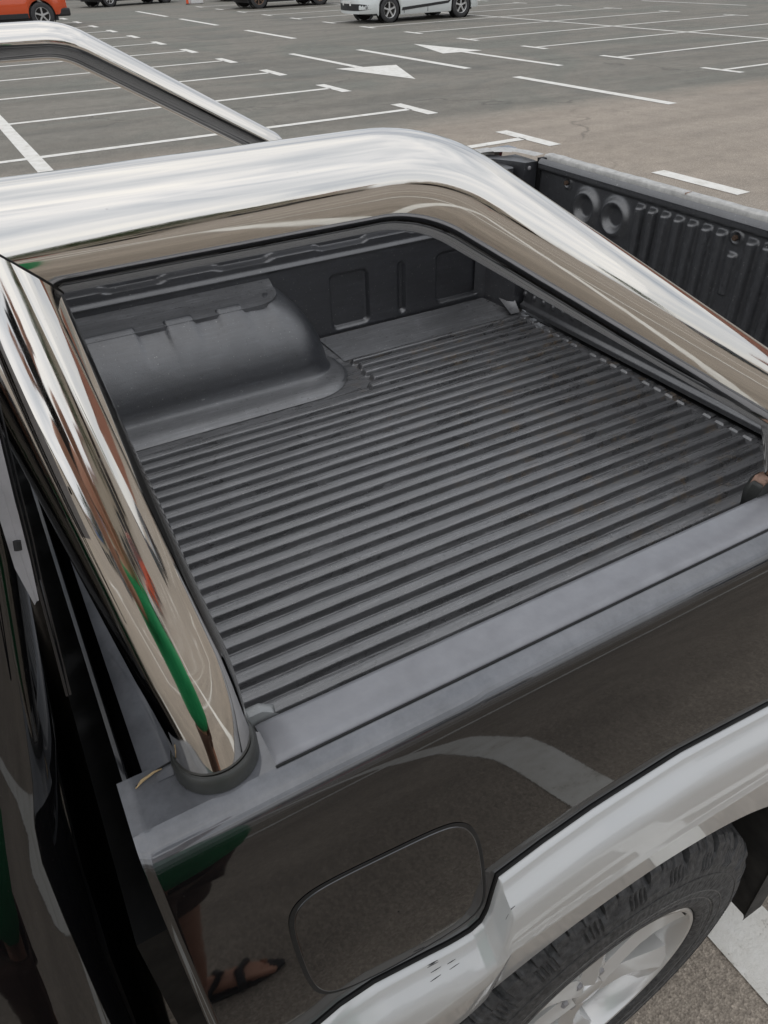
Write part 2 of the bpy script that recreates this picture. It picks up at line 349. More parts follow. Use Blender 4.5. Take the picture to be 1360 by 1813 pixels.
# ================================================================== pickup truck
truck = empty('pickup_truck', 'black pickup truck with open ribbed bed and polished steel roll bar', 'pickup truck', (0, 0, 0))
CY = .3775                                                       # centre line of the bed
ZF = .832
PZ = [.30, .60, .95, 1.03, 1.08, 1.13, 1.18, 1.22, 1.25, 1.262, 1.270, 1.277, 1.2815, 1.284, 1.285]
PY = [-.510, -.530, -.540, -.5365, -.532, -.526, -.519, -.5125, -.506, -.5025, -.4995, -.4955, -.490, -.482, -.474]
def hermite(xs, ys, x):
    if x <= xs[0]: return ys[0]
    if x >= xs[-1]: return ys[-1]
    i = max(j for j in range(len(xs)-1) if xs[j] <= x)
    d = [(ys[j+1]-ys[j])/(xs[j+1]-xs[j]) for j in range(len(xs)-1)]
    def sl_(j):
        if j == 0: return d[0]
        if j == len(xs)-1: return d[-1]
        return 0 if d[j-1]*d[j] <= 0 else 2*d[j-1]*d[j]/(d[j-1]+d[j])
    h = xs[i+1]-xs[i]; t = (x-xs[i])/h
    return (2*t**3-3*t*t+1)*ys[i]+(t**3-2*t*t+t)*h*sl_(i)+(-2*t**3+3*t*t)*ys[i+1]+(t**3-t*t)*h*sl_(i+1)
def Yb(z): return hermite(PZ, PY, z)
ZTX = [-.092, -.004, .020, .058, .117, .152, .175, .188, .1955, .2005, .206, .264, .332, .457, .613, .8, 1.0, 1.3, 1.54]
ZTZ = [.955, .966, .976, .979, .966, .957, .956, .963, .982, 1.010, 1.036, 1.0475, 1.056, 1.060, 1.045, 1.01, .95, .91, .89]
def zt(x): return lerp(ZTX, ZTZ, x)
WX, WZ, AR = .43, .36, .487
def zl(x):
    d = abs(x-WX)
    return WZ+sqrt(AR*AR-d*d) if d < AR*.985 else .42
# near body side: black upper panel
xs = sorted(set([-.092, -.0915, -.090, -.088, -.0855, -.0835, -.0825]+lin(-.0815, .16, 20)+lin(.165, .215, 40)+lin(.22, 1.5, 60)+[1.515, 1.523, 1.526]))
zs_t = [0, .08, .2, .35, .5, .62, .72, .8, .86, .9, .93, .955, .97, .982, .991, 1.0]
def panel_pt(side):
    def fn(x, t):
        z0 = zt(x)-.004; z = z0+(1.285-z0)*t
        # shoulder is drawn with exact z stops
        y = Yb(z); e = .004*sm(.007, 0, x+.092)+.004*sm(1.516, 1.526, x)
        y += e
        return (x, y if side < 0 else 2*CY-y, z)
    return fn
tz = sorted(set(lin(0, .72, 10)+lin(.72, 1.0, 34)))
bp_ = MB().grid(xs, tz, panel_pt(-1))
# return flange at the front edge and to the rail inside
bp_.grid([-.092, -.090], lin(.0, 1, 24), lambda x, t: ((-.092 if x < -.091 else -.086), Yb(.5+t*.785)+(.006 if x < -.091 else .05), .5+t*.785))
bp_.grid(xs, [0, 1], lambda x, t: (x, -.474 if t == 0 else (-.425 if x < .02 else -.436), 1.285))
bp_.grid(xs, [0, 1], lambda x, t: (x, (-.425 if x < .02 else -.436), 1.285-.03*t))
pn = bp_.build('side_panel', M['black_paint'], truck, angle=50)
bf = MB().grid(xs, tz, panel_pt(1), flip=True); bf.grid(xs, [0, 1], lambda x, t: (x, 2*CY+.474-(.049*t), 1.285), flip=True)
bf.grid(xs, [0, 1], lambda x, t: (x, 2*CY+lerp([0, 1], [.547, .53], 1-t), zt(x)-.004 if t == 0 else .45))
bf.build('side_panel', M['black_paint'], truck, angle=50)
# silver flare and lower body
def flare_pt(x, t):
    z1, z0 = zt(x)-.001, zl(x); z = z1+(z0-z1)*t; s = z1-z
    crease = .950-.12*(x-.38)**2-.016*sm(.215, .16, x)
    fade = sm(1.15, .85, x)
    pr = .0060*sm(0, .0025, s)+.0225*sm(.0, .036, s)*fade
    y = Yb(z1) - .002 - pr - .006*sm(.0, .08, s) + .004*sm(0, .004, .0025-s)
    if z < crease: y += (crease-z)*.13 - .0035*sm(0, .01, crease-z)+.0
    if s < .0001: y = Yb(z)+.002
    return (x, y, z)
ft = [0, .004, .010, .02, .035, .05, .07, .09, .11, .14, .17, .2, .24, .28]+lin(.32, .96, 26)+[.985, 1.0]
fb = MB().grid(xs, ft, flare_pt, flip=True)
def lip_in(x, t):
    a = flare_pt(x, 1.0); return (a[0], a[1]+[.0, .004, .028, .030][t], a[2]+[0, -.004, -.002, .03][t])
fb.grid([x for x in xs if abs(x-WX) < AR*.985], [0, 1, 2, 3], lip_in, flip=True)
fl = fb.build('wheel_flare', M['silver_paint'], truck, angle=60)
scf = MB(); rs_ = random.Random(3)
for _ in range(8):
    x = rs_.choice((rs_.uniform(.17, .205), rs_.uniform(.06, .19), rs_.uniform(.10, .20))); t_ = rs_.uniform(.012, .10) if x < .21 else rs_.uniform(.01, .03)
    n_ = rs_.uniform(.006, .014); q = [Vector(flare_pt(x+n_*k, t_)) for k in (0, .5, 1)]
    scf.tube([(p_.x, p_.y-.0002, p_.z) for p_ in q], [.0002, rs_.uniform(.0003, .0005), .0002], 5)
scf.build('paint_scuffs', M['black'], truck)['kind'] = 'stuff'
sbm = MB().tube([(x, Yb(zt(x))-.0008, zt(x)+.0003) for x in xs if -.09 < x < 1.5], .0020, 6); sbm.build('flare_seam', M['gap'], truck)
# wheel well liner
wl = MB().grid(lin(-.12, pi+.12, 40), [-.545, -.50, -.30, -.18], lambda a, y: (WX+.49*cos(a), y, WZ+.49*sin(a)+.0))
wl.grid(lin(-.12, pi+.12, 40), [0, 1], lambda a, t: (WX+.49*(1-t*.98)*cos(a), -.18, WZ+.49*(1-t*.98)*sin(a)))
wl.build('wheel_well', M['well'], truck)
mf = MB().prism([(.885, .20), (.93, .20), (.935, .72), (.90, .72), (.87, .55)], -.555, -.26); mf.build('mud_flap', M['well'], truck, bevel=.006)
# axle and chassis pieces seen through the wheel arch
ch = MB(); ch.box(-.1, 1.5, -.10, -.02, .50, .66); ch.tube([(WX, -.30, WZ), (WX, 1.05, WZ)], .055, 16)
ch.tube([(.93, -.25, .42), (1.05, -.15, .62)], .03, 12); ch.box(-.1, 1.5, .78, .86, .50, .66); ch.build('chassis_frame', M['well'], truck)
# fuel flap on the body surface
FO = [(-.006, 1.138), (-.0025, 1.158), (.009, 1.169), (.030, 1.1725), (.0918, 1.1665), (.143, 1.1605), (.164, 1.152), (.178, 1.133), (.1855, 1.0994), (.1905, 1.032), (.1895, 1.000), (.178, .984), (.152, .980),
      (.084, .9845), (.046, .994), (.022, 1.003), (.005, 1.020), (-.0025, 1.052), (-.0055, 1.099)]
def smooth_loop(P, n=4):
    for _ in range(n):
        Q = []
        for i in range(len(P)):
            a, b = P[i], P[(i+1) % len(P)]; Q += [(a[0]*.75+b[0]*.25, a[1]*.75+b[1]*.25), (a[0]*.25+b[0]*.75, a[1]*.25+b[1]*.75)]
        P = Q
    return P
FL = smooth_loop(FO, 3); fc = (.092, 1.078)
def flap(scale_in, off0, name, m):
    n = len(FL); mb = MB(); rings = [(1.0, .0005), (1.0, off0*.7), (.994, off0), (.985, off0), (.9, off0), (.7, off0), (.45, off0), (.2, off0), (.01, off0)]
    def pt(i, k):
        s_, of = rings[k]; x = fc[0]+(FL[i][0]-fc[0])*s_*scale_in; z = fc[1]+(FL[i][1]-fc[1])*s_*scale_in
        return (x, Yb(z)-of, z)
    mb.grid(list(range(n)), list(range(len(rings))), pt, close_u=True, flip=True); return mb.build(name, m, truck, angle=60)
flap(1.022, .0008, 'fuel_flap_gap', M['gap']); flap(.982, .0013, 'fuel_flap', M['black_paint'])
# rail cap
def railcap(side):
    pr_ = [(-.4285, 1.258), (-.4285, 1.283), (-.430, 1.2872), (-.436, 1.2892), (-.466, 1.2895), (-.4712, 1.2878), (-.4725, 1.2845)]
    xs2 = [.020, .0205, .024]+lin(.05, 1.42, 30)+[1.44, 1.4405]
    c = MB().grid(xs2, list(range(len(pr_))), lambda x, k: (x, (pr_[k][0] if side < 0 else 2*CY-pr_[k][0]), pr_[k][1] if 0.0205 < x < 1.4405 else 1.2845), flip=(side > 0))
    return c.build('rail_cap', M['cap'] if side < 0 else M['edge'], truck, angle=60)
railcap(-1); railcap(1)
MB().tube([(x, -.4738, 1.2856) for x in lin(.02, 1.44, 30)], .0013, 6).build('rail_seam', M['gap'], truck)
# bulkhead (front wall of the bed) with cap, seam and sealant
bh = MB().grid([-.086, -.0845, -.080, -.072, -.062, -.045, -.02, .0, .003], lin(-.44, 2*CY+.44, 30), lambda x, y: (x, y, 1.286-.028*sm(-.066, -.088, x)-.014*sm(-.074, -.087, x)-.005*sm(-.005, .004, x)))
bh.box(-.090, -.084, -.46, 2*CY+.46, .40, 1.235)
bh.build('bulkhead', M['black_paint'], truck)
sm_ = MB().tube([(-.079, -.436, 1.2868), (-.060, -.430, 1.2872), (-.045, -.428, 1.2872), (-.010, -.427, 1.2872)], .0008, 8); sm_.build('seam', M['gap'], truck)
se = MB().tube([(-.0800, -.437, 1.2860), (-.074, -.4345, 1.2880), (-.064, -.432, 1.2885), (-.058, -.431, 1.287)], [.0005, .0013, .0009, .0004], 8); se.build('sealant', M['seal'], truck)

# ---- bed liner
PITCH = .042; Y0R = .4748+.006
RIBS = [Y0R+PITCH*k for k in range(-20, 13)]
def rib(y):
    k = round((y-Y0R)/PITCH); d = abs(y-(Y0R+k*PITCH)); return sm(.0156, .0104, d)*(1-.06*(d/.010)**2), k
def floor_z(x, y):
    h, k = rib(y)
    xe = 1.428+.004*mnoise.noise(Vector((k*3.1, 0, 0))); x0 = .03
    if y > .80: x0 = .805+.02*mnoise.noise(Vector((k*1.7, 5, 0)))+(.0 if y > .84 else -.03)
    if y > .985: h = 0
    e = sm(x0, x0+.010, x)*sm(xe, xe-.009, x)
    z = ZF-.0155+.0155*h*e + .0012*(1-h)*mnoise.noise(Vector((x*40, y*160, 2))) + .0009*mnoise.noise(Vector((x*3, y*9, 1)))
    e2 = sm(xe+.014, xe+.020, x)*sm(xe+.043, xe+.037, x)*(1 if (k*7) % 5 else .2); z += .005*h*e2
    z -= .004*sm(1.475, 1.485, x)
    z += .0010*h*e*mnoise.noise(Vector((x*14, y*50, 4)))
    if y > .985: z += (y-.985)*.05 if y < 1.0 else .00075+(y-1.0)*.28
    if y < -.335: z += (-.335-y)*1.5
    return z
ys = []
for k in range(-21, 13):
    c = Y0R+k*PITCH
    ys += [c+d for d in (-.0205, -.0165, -.0156, -.0146, -.0136, -.0126, -.0116, -.0104, -.0090, -.0050, 0, .0050, .0090, .0104, .0116, .0126, .0136, .0146, .0156, .0165)]
ys = sorted(y for y in ys if -.36 < y < 1.0)+[1.004, 1.01, 1.03, 1.06, 1.09, 1.112, 1.122]
ys = [-.372]+ys
xf = sorted(set([-.02, .0, .02]+lin(.029, .042, 6)+lin(.05, .76, 60)+lin(.765, .83, 36)+lin(.84, 1.41, 60)+lin(1.414, 1.486, 60)+[1.495]))
flo = MB().grid(xf, ys, lambda x, y: (x, y, floor_z(x, y))).build('liner_floor', M['liner_floor'], truck, angle=80)
# fillet strip, sky reflection painted in as a pale tone, along the far wall and under the wheel arch
dz = MB().grid(lin(.80, 1.405, 26), [0, .1, .5, .9, 1], lambda x, t: (x-.03*t, 1.003+.112*t, floor_z(x, 1.003+.112*t)+.0022+(.004*t)))
dz.grid(lin(1.41, 1.445, 6), lin(0, 1, 5), lambda x, t: (x, 1.000+(.10-1.6*(x-1.41))*t, ZF-.002+.045*t))
dz.build('liner_ledge', M['liner_dust_sheen'], truck)
# far side wall with pressed pockets and wavy ledge
def far_y(x, z):
    y = 1.125
    def pocket(cx, cz, hx, hz, r, d):
        return d*sm(.003, -.007, rbox(x-cx, z-cz, hx, hz, r))
    y += pocket(.890+.0*(z), .950, .064, .083, .018, .014)+pocket(1.071, .950, .013, .080, .012, .012)+pocket(1.283, .950, .085, .080, .02, .014)
    wave = 1.112+.008*sm(-.3, .3, sin((x-.05)*2*pi/.30))
    y += .020*sm(wave-.004, wave+.006, z)                         # step back above the ledge
    y -= .007*math.exp(-((z-1.085)/.006)**2)                      # ridge
    y += .012*sm(1.16, 1.30, z)
    y += .006*sm(.35, .33, abs(((x*2.2) % 1)-.5))*sm(1.13, 1.15, z)
    return y
xw = sorted(set(lin(-.02, .80, 90)+lin(.80, 1.40, 150)))
zw = sorted(set(lin(.83, .87, 12)+lin(.87, 1.06, 60)+lin(1.06, 1.14, 34)+lin(1.14, 1.27, 20)))
MB().grid(xw, zw, lambda x, z: (x, far_y(x, z), z), flip=True).build('liner_wall', M['liner_wall'], truck)
MB().grid(lin(-.02, 1.49, 40), [.83, 1.0, 1.1, 1.25, 1.262], lambda x, z: (x, -.372-.06*sm(1.0, 1.2, z), z)).build('liner_wall', M['liner_wall'], truck)
MB().grid(lin(-.37, 1.12, 80), lin(.82, 1.272, 12), lambda y, z: (.003-.006*sm(.3, .25, abs(((y*5) % 1)-.5)), y, z)).build('liner_front_wall', M['liner_wall'], truck)
# lip of the far wall under the rail
MB().grid(lin(-.02, 1.40, 30), [0, .3, .6, 1], lambda x, t: (x, 1.137+.05*t, 1.27+.010*sin(t*pi/2))).build('liner_lip', M['liner_wall'], truck)
# wheel arch hump
def arch(side):
    lv = [(-.055, .0015, 1), (-.022, .004, 1), (-.010, .008, 1), (.0, .020, 1), (.004, .05, 1), (.012, .085, 1), (.024, .118, 1), (.036, .142, 1), (.046, .158, 1), (.056, .172, 1), (.066, .184, 1), (.076, .195, 1), (.086, .205, 1), (.096, .213, 1), (.104, .218, 1), (.108, .221, 1), (.116, .222, 1)]
    def pt(s, k):
        ins, dzv, ex = lv[k]
        xr = .745-ins*(.95 if ins > 0 else .6); yf = .925+ins; rc = max(.02, .10+ins*.15)
        pth = s
        if pth < .6:
            x = -.02+(xr-rc+.02)*(pth/.6); y = yf
        elif pth < .85:
            a = (pth-.6)/.25*pi/2; x = xr-rc+rc*sin(a); y = yf+rc-rc*cos(a)
        else:
            t = (pth-.85)/.15; x = xr; y = yf+rc+(1.128-yf-rc)*t
        z = ZF-.008+dzv
        if k >= 8:
            blk = 0
            for a0, a1 in ((.03, .235), (.310, .385), (.450, .520), (.590, .9)):
                blk = max(blk, sm(a0-.006, a0+.005, x)*sm(a1+.006, a1-.005, x))
            z -= .010*(1-blk)*sm(.028, .095, ins)
        y = min(y, 1.128)
        return (x, y if side > 0 else 2*CY-y, z)
    ss = sorted(set(lin(0, .6, 300)+lin(.6, .85, 24)+lin(.85, 1, 8)))
    o = MB().grid(ss, list(range(len(lv))), pt, flip=(side < 0)).build('wheel_arch_cover', M['liner_arch'], truck, angle=60); return o
arch(1); arch(-1)
def flange(s, k):
    ins = (-.088, -.075, -.045, -.014, -.006)[k]; xr = .745-ins*.35; yf = .925+ins; rc = .10+(-ins)*.4
    if s < .6: x = -.02+(xr-rc+.02)*(s/.6); y = yf
    elif s < .85:
        a = (s-.6)/.25*pi/2; x = xr-rc+rc*sin(a); y = yf+rc-rc*cos(a)
    else: x = xr; y = yf+rc+(1.10-yf-rc)*(s-.85)/.15
    return (x, min(y, 1.10), ZF+(-.014, -.004, .0, .002, .006)[k])
MB().grid(lin(0, .6, 20)+lin(.61, .85, 20)+[.9, 1.0], [0, 1, 2, 3, 4], flange).build('arch_flange', M['liner_dust_sheen'], truck, angle=60)
def shelf(x, t): 
    f = 1-sqrt(max(0, 1-(max(0, x-.560)/.080)**2)); y0 = 1.020+.07*f; y = y0+(1.124-y0)*max(0, t)
    if t < 0: return (x, y+.001, ZF+.180)
    return (x, y, ZF+.2065+.014*(y-1.03)/.09+.012*sm(1.09, 1.124, y))
MB().grid(sorted(set(lin(-.02, .56, 20)+lin(.565, .639, 14))), [-.1]+lin(0, 1, 6), shelf).build('arch_ledge', M['liner_dust_sheen'], truck)
# corner pillar at the tailgate
pl_ = MB()
def pil(z, s):
    # plan polyline from far wall to the tailgate gap
    P = [(1.35, 1.13), (1.385, 1.118), (1.425, 1.045), (1.44, 1.03), (1.483, 1.028), (1.486, 1.06), (1.486, 1.14)]
    x, y = P[s]
    hw = sm(1.10, 1.22, z)
    if s in (1, 2): y += .025*hw
    return (x, y, z)
pl_.grid(lin(.83, 1.278, 14), list(range(7)), pil, flip=True)
pl_.grid([0, 1], list(range(7)), lambda t, s: (pil(1.278, s)[0], pil(1.278, s)[1]+(.11*t if s not in (5, 6) else .0), 1.278))
pl_.build('corner_pillar', M['liner_wall'], truck, angle=30)
sp_ = MB().prism([(1.352, 1.09), (1.40, 1.10), (1.445, 1.21), (1.452, 1.235), (1.425, 1.235), (1.36, 1.13)], 1.022, 1.06); sp_.build('pillar_brace', M['liner_wall'], truck, bevel=.006)
sb2 = MB().box(1.30, 1.412, 1.045, 1.13, 1.215, 1.268); sb2.build('pillar_block', M['liner_wall'], truck, bevel=.004)
for (x, y, z, r) in ((1.455, 1.026, 1.262, .006), (1.375, 1.044, 1.235, .004)):
    MB().lathe([(-.002, .0), (-.002, r*.6), (0, r), (.003, r)], 16, 'y', (x, y, z)).build('screw', M['trim_grey'], truck)
# far rail corner, edge with painted sky sheen curling round to the tailgate
cpt = fillet([(1.30, 1.190, 1.288), (1.485, 1.190, 1.288), (1.500, 1.040, 1.288)], [.11], 12)
rb_ = MB()
rb_.grid(list(range(len(cpt))), [-1, 1], lambda i, t: (cpt[i].x+(.018*t if i > 4 else 0), cpt[i].y+(.02*t if i < 10 else .0), 1.2905+.001*t)); rb_.build('rail_corner', M['edge'], truck)

# ---- tailgate
tg = MB()
TY0, TY1 = -.272, 1.018
RB = [.607-.0433*k for k in range(7)]+[.2615-.0435*k for k in range(10)]
def tail_x(y, z):
    x = 1.487+(z-.85)*.012
    h = 0
    for cy in (.8075, .692):
        r = sqrt((y-cy)**2+(z-1.192)**2); h = max(h, .014*math.exp(-((r-.040)/.0105)**2))
        if r < .03: x += .004*sm(.03, .022, r)
    for ry in RB:
        d = abs(y-ry); zz = sm(.945, .957, z)*sm(1.247, 1.236, z); h = max(h, .018*zz*sqrt(max(0, 1-(d/.0135)**2)))
    d = abs(y-.306); h = max(h, .013*sm(1.10, 1.108, z)*sm(1.205, 1.196, z)*sqrt(max(0, 1-(d/.0125)**2)))
    h = max(h, .012*sm(1.252, 1.262, z))                          # top roll
    for by, bz in ((.893, 1.243), (.306, 1.238)):
        r = sqrt((y-by)**2+(z-bz)**2); h = max(h, .005*sm(.020, .014, r)); h -= .006*sm(.012, .008, r)
    if .855 < z < .905:
        pass
    h = max(h, .016*sm(.915, .905, z)); 
    if .868 < z < .895:
        k = round(y/.046); d = sqrt((y-k*.046)**2+(z-.882)**2); h += .006*sm(.010, .006, d)
    h += .012*sm(.856, .848, z)
    return x-h
ty = sorted(set(lin(TY0, TY1, 420)))
tzz = sorted(set(lin(.835, .92, 26)+lin(.92, 1.09, 16)+lin(1.09, 1.275, 74)))
tg.grid(ty, tzz, lambda y, z: (tail_x(y, z), y, z))
tgo = tg.build('tailgate', M['liner_tail'], truck, angle=70)
tt = MB().grid(ty[::6]+[TY1], list(range(6)), lambda y, k: ((1.478, 1.482, 1.490, 1.498, 1.502, 1.506)[k], y, (1.275, 1.283, 1.287, 1.284, 1.276, 1.279)[k])); tt.build('tailgate_lip', M['liner_wall'], tgo)
tc_ = MB()
def tcap(y, k):
    j = .0012*mnoise.noise(Vector((y*22, 0, k)))
    P = [(1.508, 1.276), (1.5085, 1.2905), (1.511, 1.2930), (1.526, 1.2945), (1.540, 1.293), (1.546, 1.286), (1.550, 1.26), (1.560, .95), (1.575, .90), (1.565, .55)]
    return (P[k][0]+(j if k < 5 else 0), y, P[k][1]+(j if k < 6 else 0))
tc_.grid(lin(TY0, TY1+.01, 160), [0, 1, 2, 3, 4, 5], tcap); tc_.build('tailgate_cap', M['edge'], tgo, angle=50)
MB().grid(lin(TY0, TY1+.01, 30), [5, 6, 7, 8, 9], tcap).build('tailgate_skin', M['black_paint'], tgo)
cap_s = MB().box(1.508, 1.530, .4915, .4925, 1.29, 1.2955).build('cap_joint', M['rust'], tgo)
for by, bz in ((.893, 1.243), (.306, 1.238)):
    MB().lathe([(-.0075, 0), (-.0075, .006), (-.004, .0072), (0, .0072)], 6, 'x', (1.487, by, bz)).build('bolt', M['bolt'], tgo, angle=20)
# hinge gap and dark sill below the tailgate
MB().box(1.470, 1.52, -.35, 1.10, .79, .818).build('sill', M['black'], truck)
MB().box(1.488, 1.53, TY1-.002, TY1+.016, .85, 1.286).build('tailgate_gap', M['gap'], truck)
MB().box(1.53, 1.62, -.50, 1.25, .42, .60).build('rear_bumper', M['black'], truck, bevel=.03)
lamp = MB().box(1.50, 1.545, TY1+.09, 1.235, .95, 1.20).build('tail_lamp', simple('tail_lamp_red', (.35, .01, .01), .15), truck, bevel=.02)
lamp = MB().box(1.50, 1.545, -.50, TY0-.02, .95, 1.25).build('tail_lamp', lamp.data.materials[0], truck, bevel=.02)
pil2 = MB().box(1.42, 1.50, -.47, TY0-.004, .83, 1.283).build('corner_pillar', M['black_paint'], truck, bevel=.01)

# ---- roll bar
RR = .0335
rbar = bpy.data.objects.new('roll_bar', None); link(rbar, truck)
def hoop(side):
    Ys = lambda y: y if side < 0 else 2*CY-y
    C0 = (-.057, -.322, 1.658)
    leg = fillet([(-.017, -.441, 1.288), (-.018, -.434, 1.355), C0], [.25], 10)
    leg = [Vector((v.x, v.y, v.z)) for v in leg]
    top = fillet([C0, (.243, -.322, 1.658), (.660, -.416, 1.385), (.684, -.438, 1.285)] if side < 0 else [C0, (.236, -.312, 1.658), (.712, -.40, 1.385), (.738, -.43, 1.285)], [.15, .06], 20)
    path = leg+top[1:]
    rd_ = [.0300+(RR-.0300)*i_/(len(leg)-1) for i_ in range(len(leg))]+[RR]*(len(path)-len(leg))
    t = MB().tube([(v.x, Ys(v.y), v.z) for v in path], rd_, 64, caps=True)
    o = t.build('hoop_tube', M['chrome'], rbar, angle=30)
    # weld line on the mitre
    i = len(leg)-1; a = (leg[i]-leg[i-1]).normalized(); b = (top[1]-top[0]).normalized(); bis = (a+b).normalized()
    x = a.cross(b).normalized(); y = a.cross(x).normalized(); pts = []
    for k in range(64):
        q = 2*pi*k/64; o_ = (x*cos(q)+y*sin(q))*(RR+.0001); o_ -= a*(o_.dot(bis)/a.dot(bis)); p_ = Vector(C0)+o_; pts.append((p_.x, Ys(p_.y), p_.z))
    MB().tube(pts, .0007, 6, closed=True).build('weld', M['gap'], rbar)
    # rubber collars
    for (x0, y0, r, h) in ((-.017, -.441, .0335, .017), (.684 if side < 0 else .738, -.438 if side < 0 else -.43, .0365, .020)):
        pr_ = [(0, .002), (0, r), (h*.7, r), (h*.92, r-.0008), (h, r-.002), (h, r-.004), (h-.006, r-.005)]
        MB().lathe(pr_, 64, 'z', (x0, Ys(y0), 1.2862)).build('rubber_collar', M['collar'], rbar, angle=35)
    return o
hoop(-1); hoop(1)
MB().tube([(-.057, -.322+.0, 1.658), (-.057, 2*CY+.322, 1.658)], RR-.0004, 64, caps=False).build('cross_tube', M['chrome'], rbar)
# clamp at the rear foot with worn pad, small clear tab by the front collar
cl = MB().prism([(.632, 1.250), (.626, 1.288), (.631, 1.299), (.641, 1.301), (.656, 1.294), (.660, 1.250)], -.431, -.412).build('clamp', M['collar'], rbar, bevel=.004)
MB().prism([(.631, 1.2985), (.634, 1.3030), (.645, 1.3035), (.650, 1.2985)], -.4295, -.4140).build('clamp_pad', M['rust'], rbar, bevel=.002)
MB().prism([(.014, 1.270), (.016, 1.292), (.028, 1.292), (.040, 1.283), (.040, 1.270)], -.426, -.416).build('clamp_tab', M['clear'], rbar, bevel=.002)

# ---- rear wheel
def make_wheel(parent, c, sgn=-1, detail=True):
    w = bpy.data.objects.new('wheel', None); link(w, parent); w.location = c
    prof = [(.100, .226), (.108, .25), (.112, .29), (.108, .325), (.097, .350), (.085, .365), (.045, .374), (.0, .3755), (-.045, .374), (-.083, .367), (-.092, .360), (-.099, .350), (-.104, .338), (-.109, .330), (-.1095, .322), (-.112, .315), (-.1155, .29), (-.1150, .265), (-.1130, .262), (-.1125, .256), (-.1145, .253), (-.1125, .236), (-.1085, .229), (-.100, .2265), (-.098, .222)]
    SEG = 26*36 if detail else 96
    def fn(i, j, t, a, r):
        if not detail: return a, r
        ph = (i % 36)/36
        r += .008*sm(.29, .34, r)
        if j in (6, 7, 8, 9, 10, 11):
            g_ = 1 if ph < .13 else 0
            w1 = .012*sin(j*2.1)
            sip = 1 if (.38 < ph+w1 < .42 or .68 < ph+w1 < .72) else 0
            dd = .013*g_+.006*sip
            if j in (11,): dd *= .5
            r -= dd
            if j in (9, 10) and ph > .6: a -= .0035
        if j in (12, 13) and (.10 < ph < .50) and (i % 36) % 4 < 2: a += .004; r -= .002
        if j == 16: a += .0006*sin(t*180)
        return a, r
    pr2 = [(a*(-sgn)*1.0 if sgn > 0 else a, r) for a, r in prof]
    ty_ = MB().lathe(pr2, SEG, 'y', fn=fn).build('tyre', M['tyre'], w, angle=24)
    # rim barrel and face
    bar = [(-.100, .2225), (-.106, .2265), (-.1085, .2235), (-.1075, .2175), (-.098, .211), (-.06, .205), (.09, .20), (.10, .222)]
    bar = [(a if sgn < 0 else -a, r) for a, r in bar]
    rim = MB().lathe(bar, 96, 'y').build('rim', M['alloy'], w, angle=40)
    NS = 6; sp = MB()
    for k in range(NS):
        t0 = 2*pi*k/NS+.30
        rs = [.030, .055, .085, .12, .155, .185, .204, .212]
        hw = [.030, .030, .027, .026, .030, .040, .052, .060]
        dp = [-.090, -.0885, -.086, -.085, -.088, -.094, -.099, -.102]
        def pt(q, s):
            r, h_, d_ = rs[q], hw[q], dp[q]
            off = [-1.0, -.93, -.55, 0, .55, .93, 1.0][s]*h_; ya = d_+[.045, .007, .001, -.0045, .001, .007, .045][s]
            tt_ = t0+.22*(r/.21)
            x = r*cos(tt_)-off*sin(tt_); z = r*sin(tt_)+off*cos(tt_)
            return (x, ya if sgn < 0 else -ya, z)
        sp.grid(list(range(8)), list(range(7)), pt, flip=sgn < 0)
    sp.build('spokes', M['alloy'], w, angle=18)
    hub = [(-.096, 0), (-.096, .022), (-.093, .030), (-.086, .034), (-.082, .062), (-.05, .066)]
    MB().lathe([(a if sgn < 0 else -a, r) for a, r in hub], 40, 'y').build('hub', M['alloy'], w, angle=30)
    MB().lathe([(-.03 if sgn < 0 else .03, .001), (-.03 if sgn < 0 else .03, .15)], 40, 'y').build('brake_drum', M['well'], w)
    if detail:
        for k in range(6):
            t = 2*pi*k/6; MB().lathe([(-.090, 0), (-.090, .007), (-.086, .009), (-.075, .009)], 6, 'y', (.047*cos(t), 0, .047*sin(t))).build('nut', M['trim_grey'], w, angle=20)
        L_ = MB(); q_ = lambda r: lerp([.2265, .229, .236, .253, .256, .262, .265, .29, .315], [-.100, -.1085, -.1125, -.1145, -.1125, -.1130, -.1150, -.1155, -.112], r)-.0009
        for k in range(34):                                        # pairs of raised bars running round the bead
            t = -2.4+k*.082
            if -.35 < t < -.10: continue
            for r in (.2405, .2475):
                n_ = 5; L_.add([((r+d)*cos(t+.052*i/n_), q_(r+d), (r+d)*sin(t+.052*i/n_)) for i in range(n_+1) for d in (-.0007, .0007)], [(2*i, 2*i+1, 2*i+3, 2*i+2) for i in range(n_)])
        L_.build('bead_marks', M['tyre_letter'], w, smooth=False)
        for r in (.2605, .281, .3175):
            MB().tube([(r*cos(a), q_(r)+.0006, r*sin(a)) for a in lin(0, 2*pi*95/96, 96)], .0011, 6, closed=True).build('sidewall_ring', M['tyre_letter'] if r < .3 else M['tyre'], w)
    return w
WC = (.462, -.437, .354)
make_wheel(truck, WC)
make_wheel(truck, (.455, 2*CY+.433, .36), 1, False); make_wheel(truck, (-2.55, -.433, .36), -1, False); make_wheel(truck, (-2.55, 2*CY+.433, .36), 1, False)

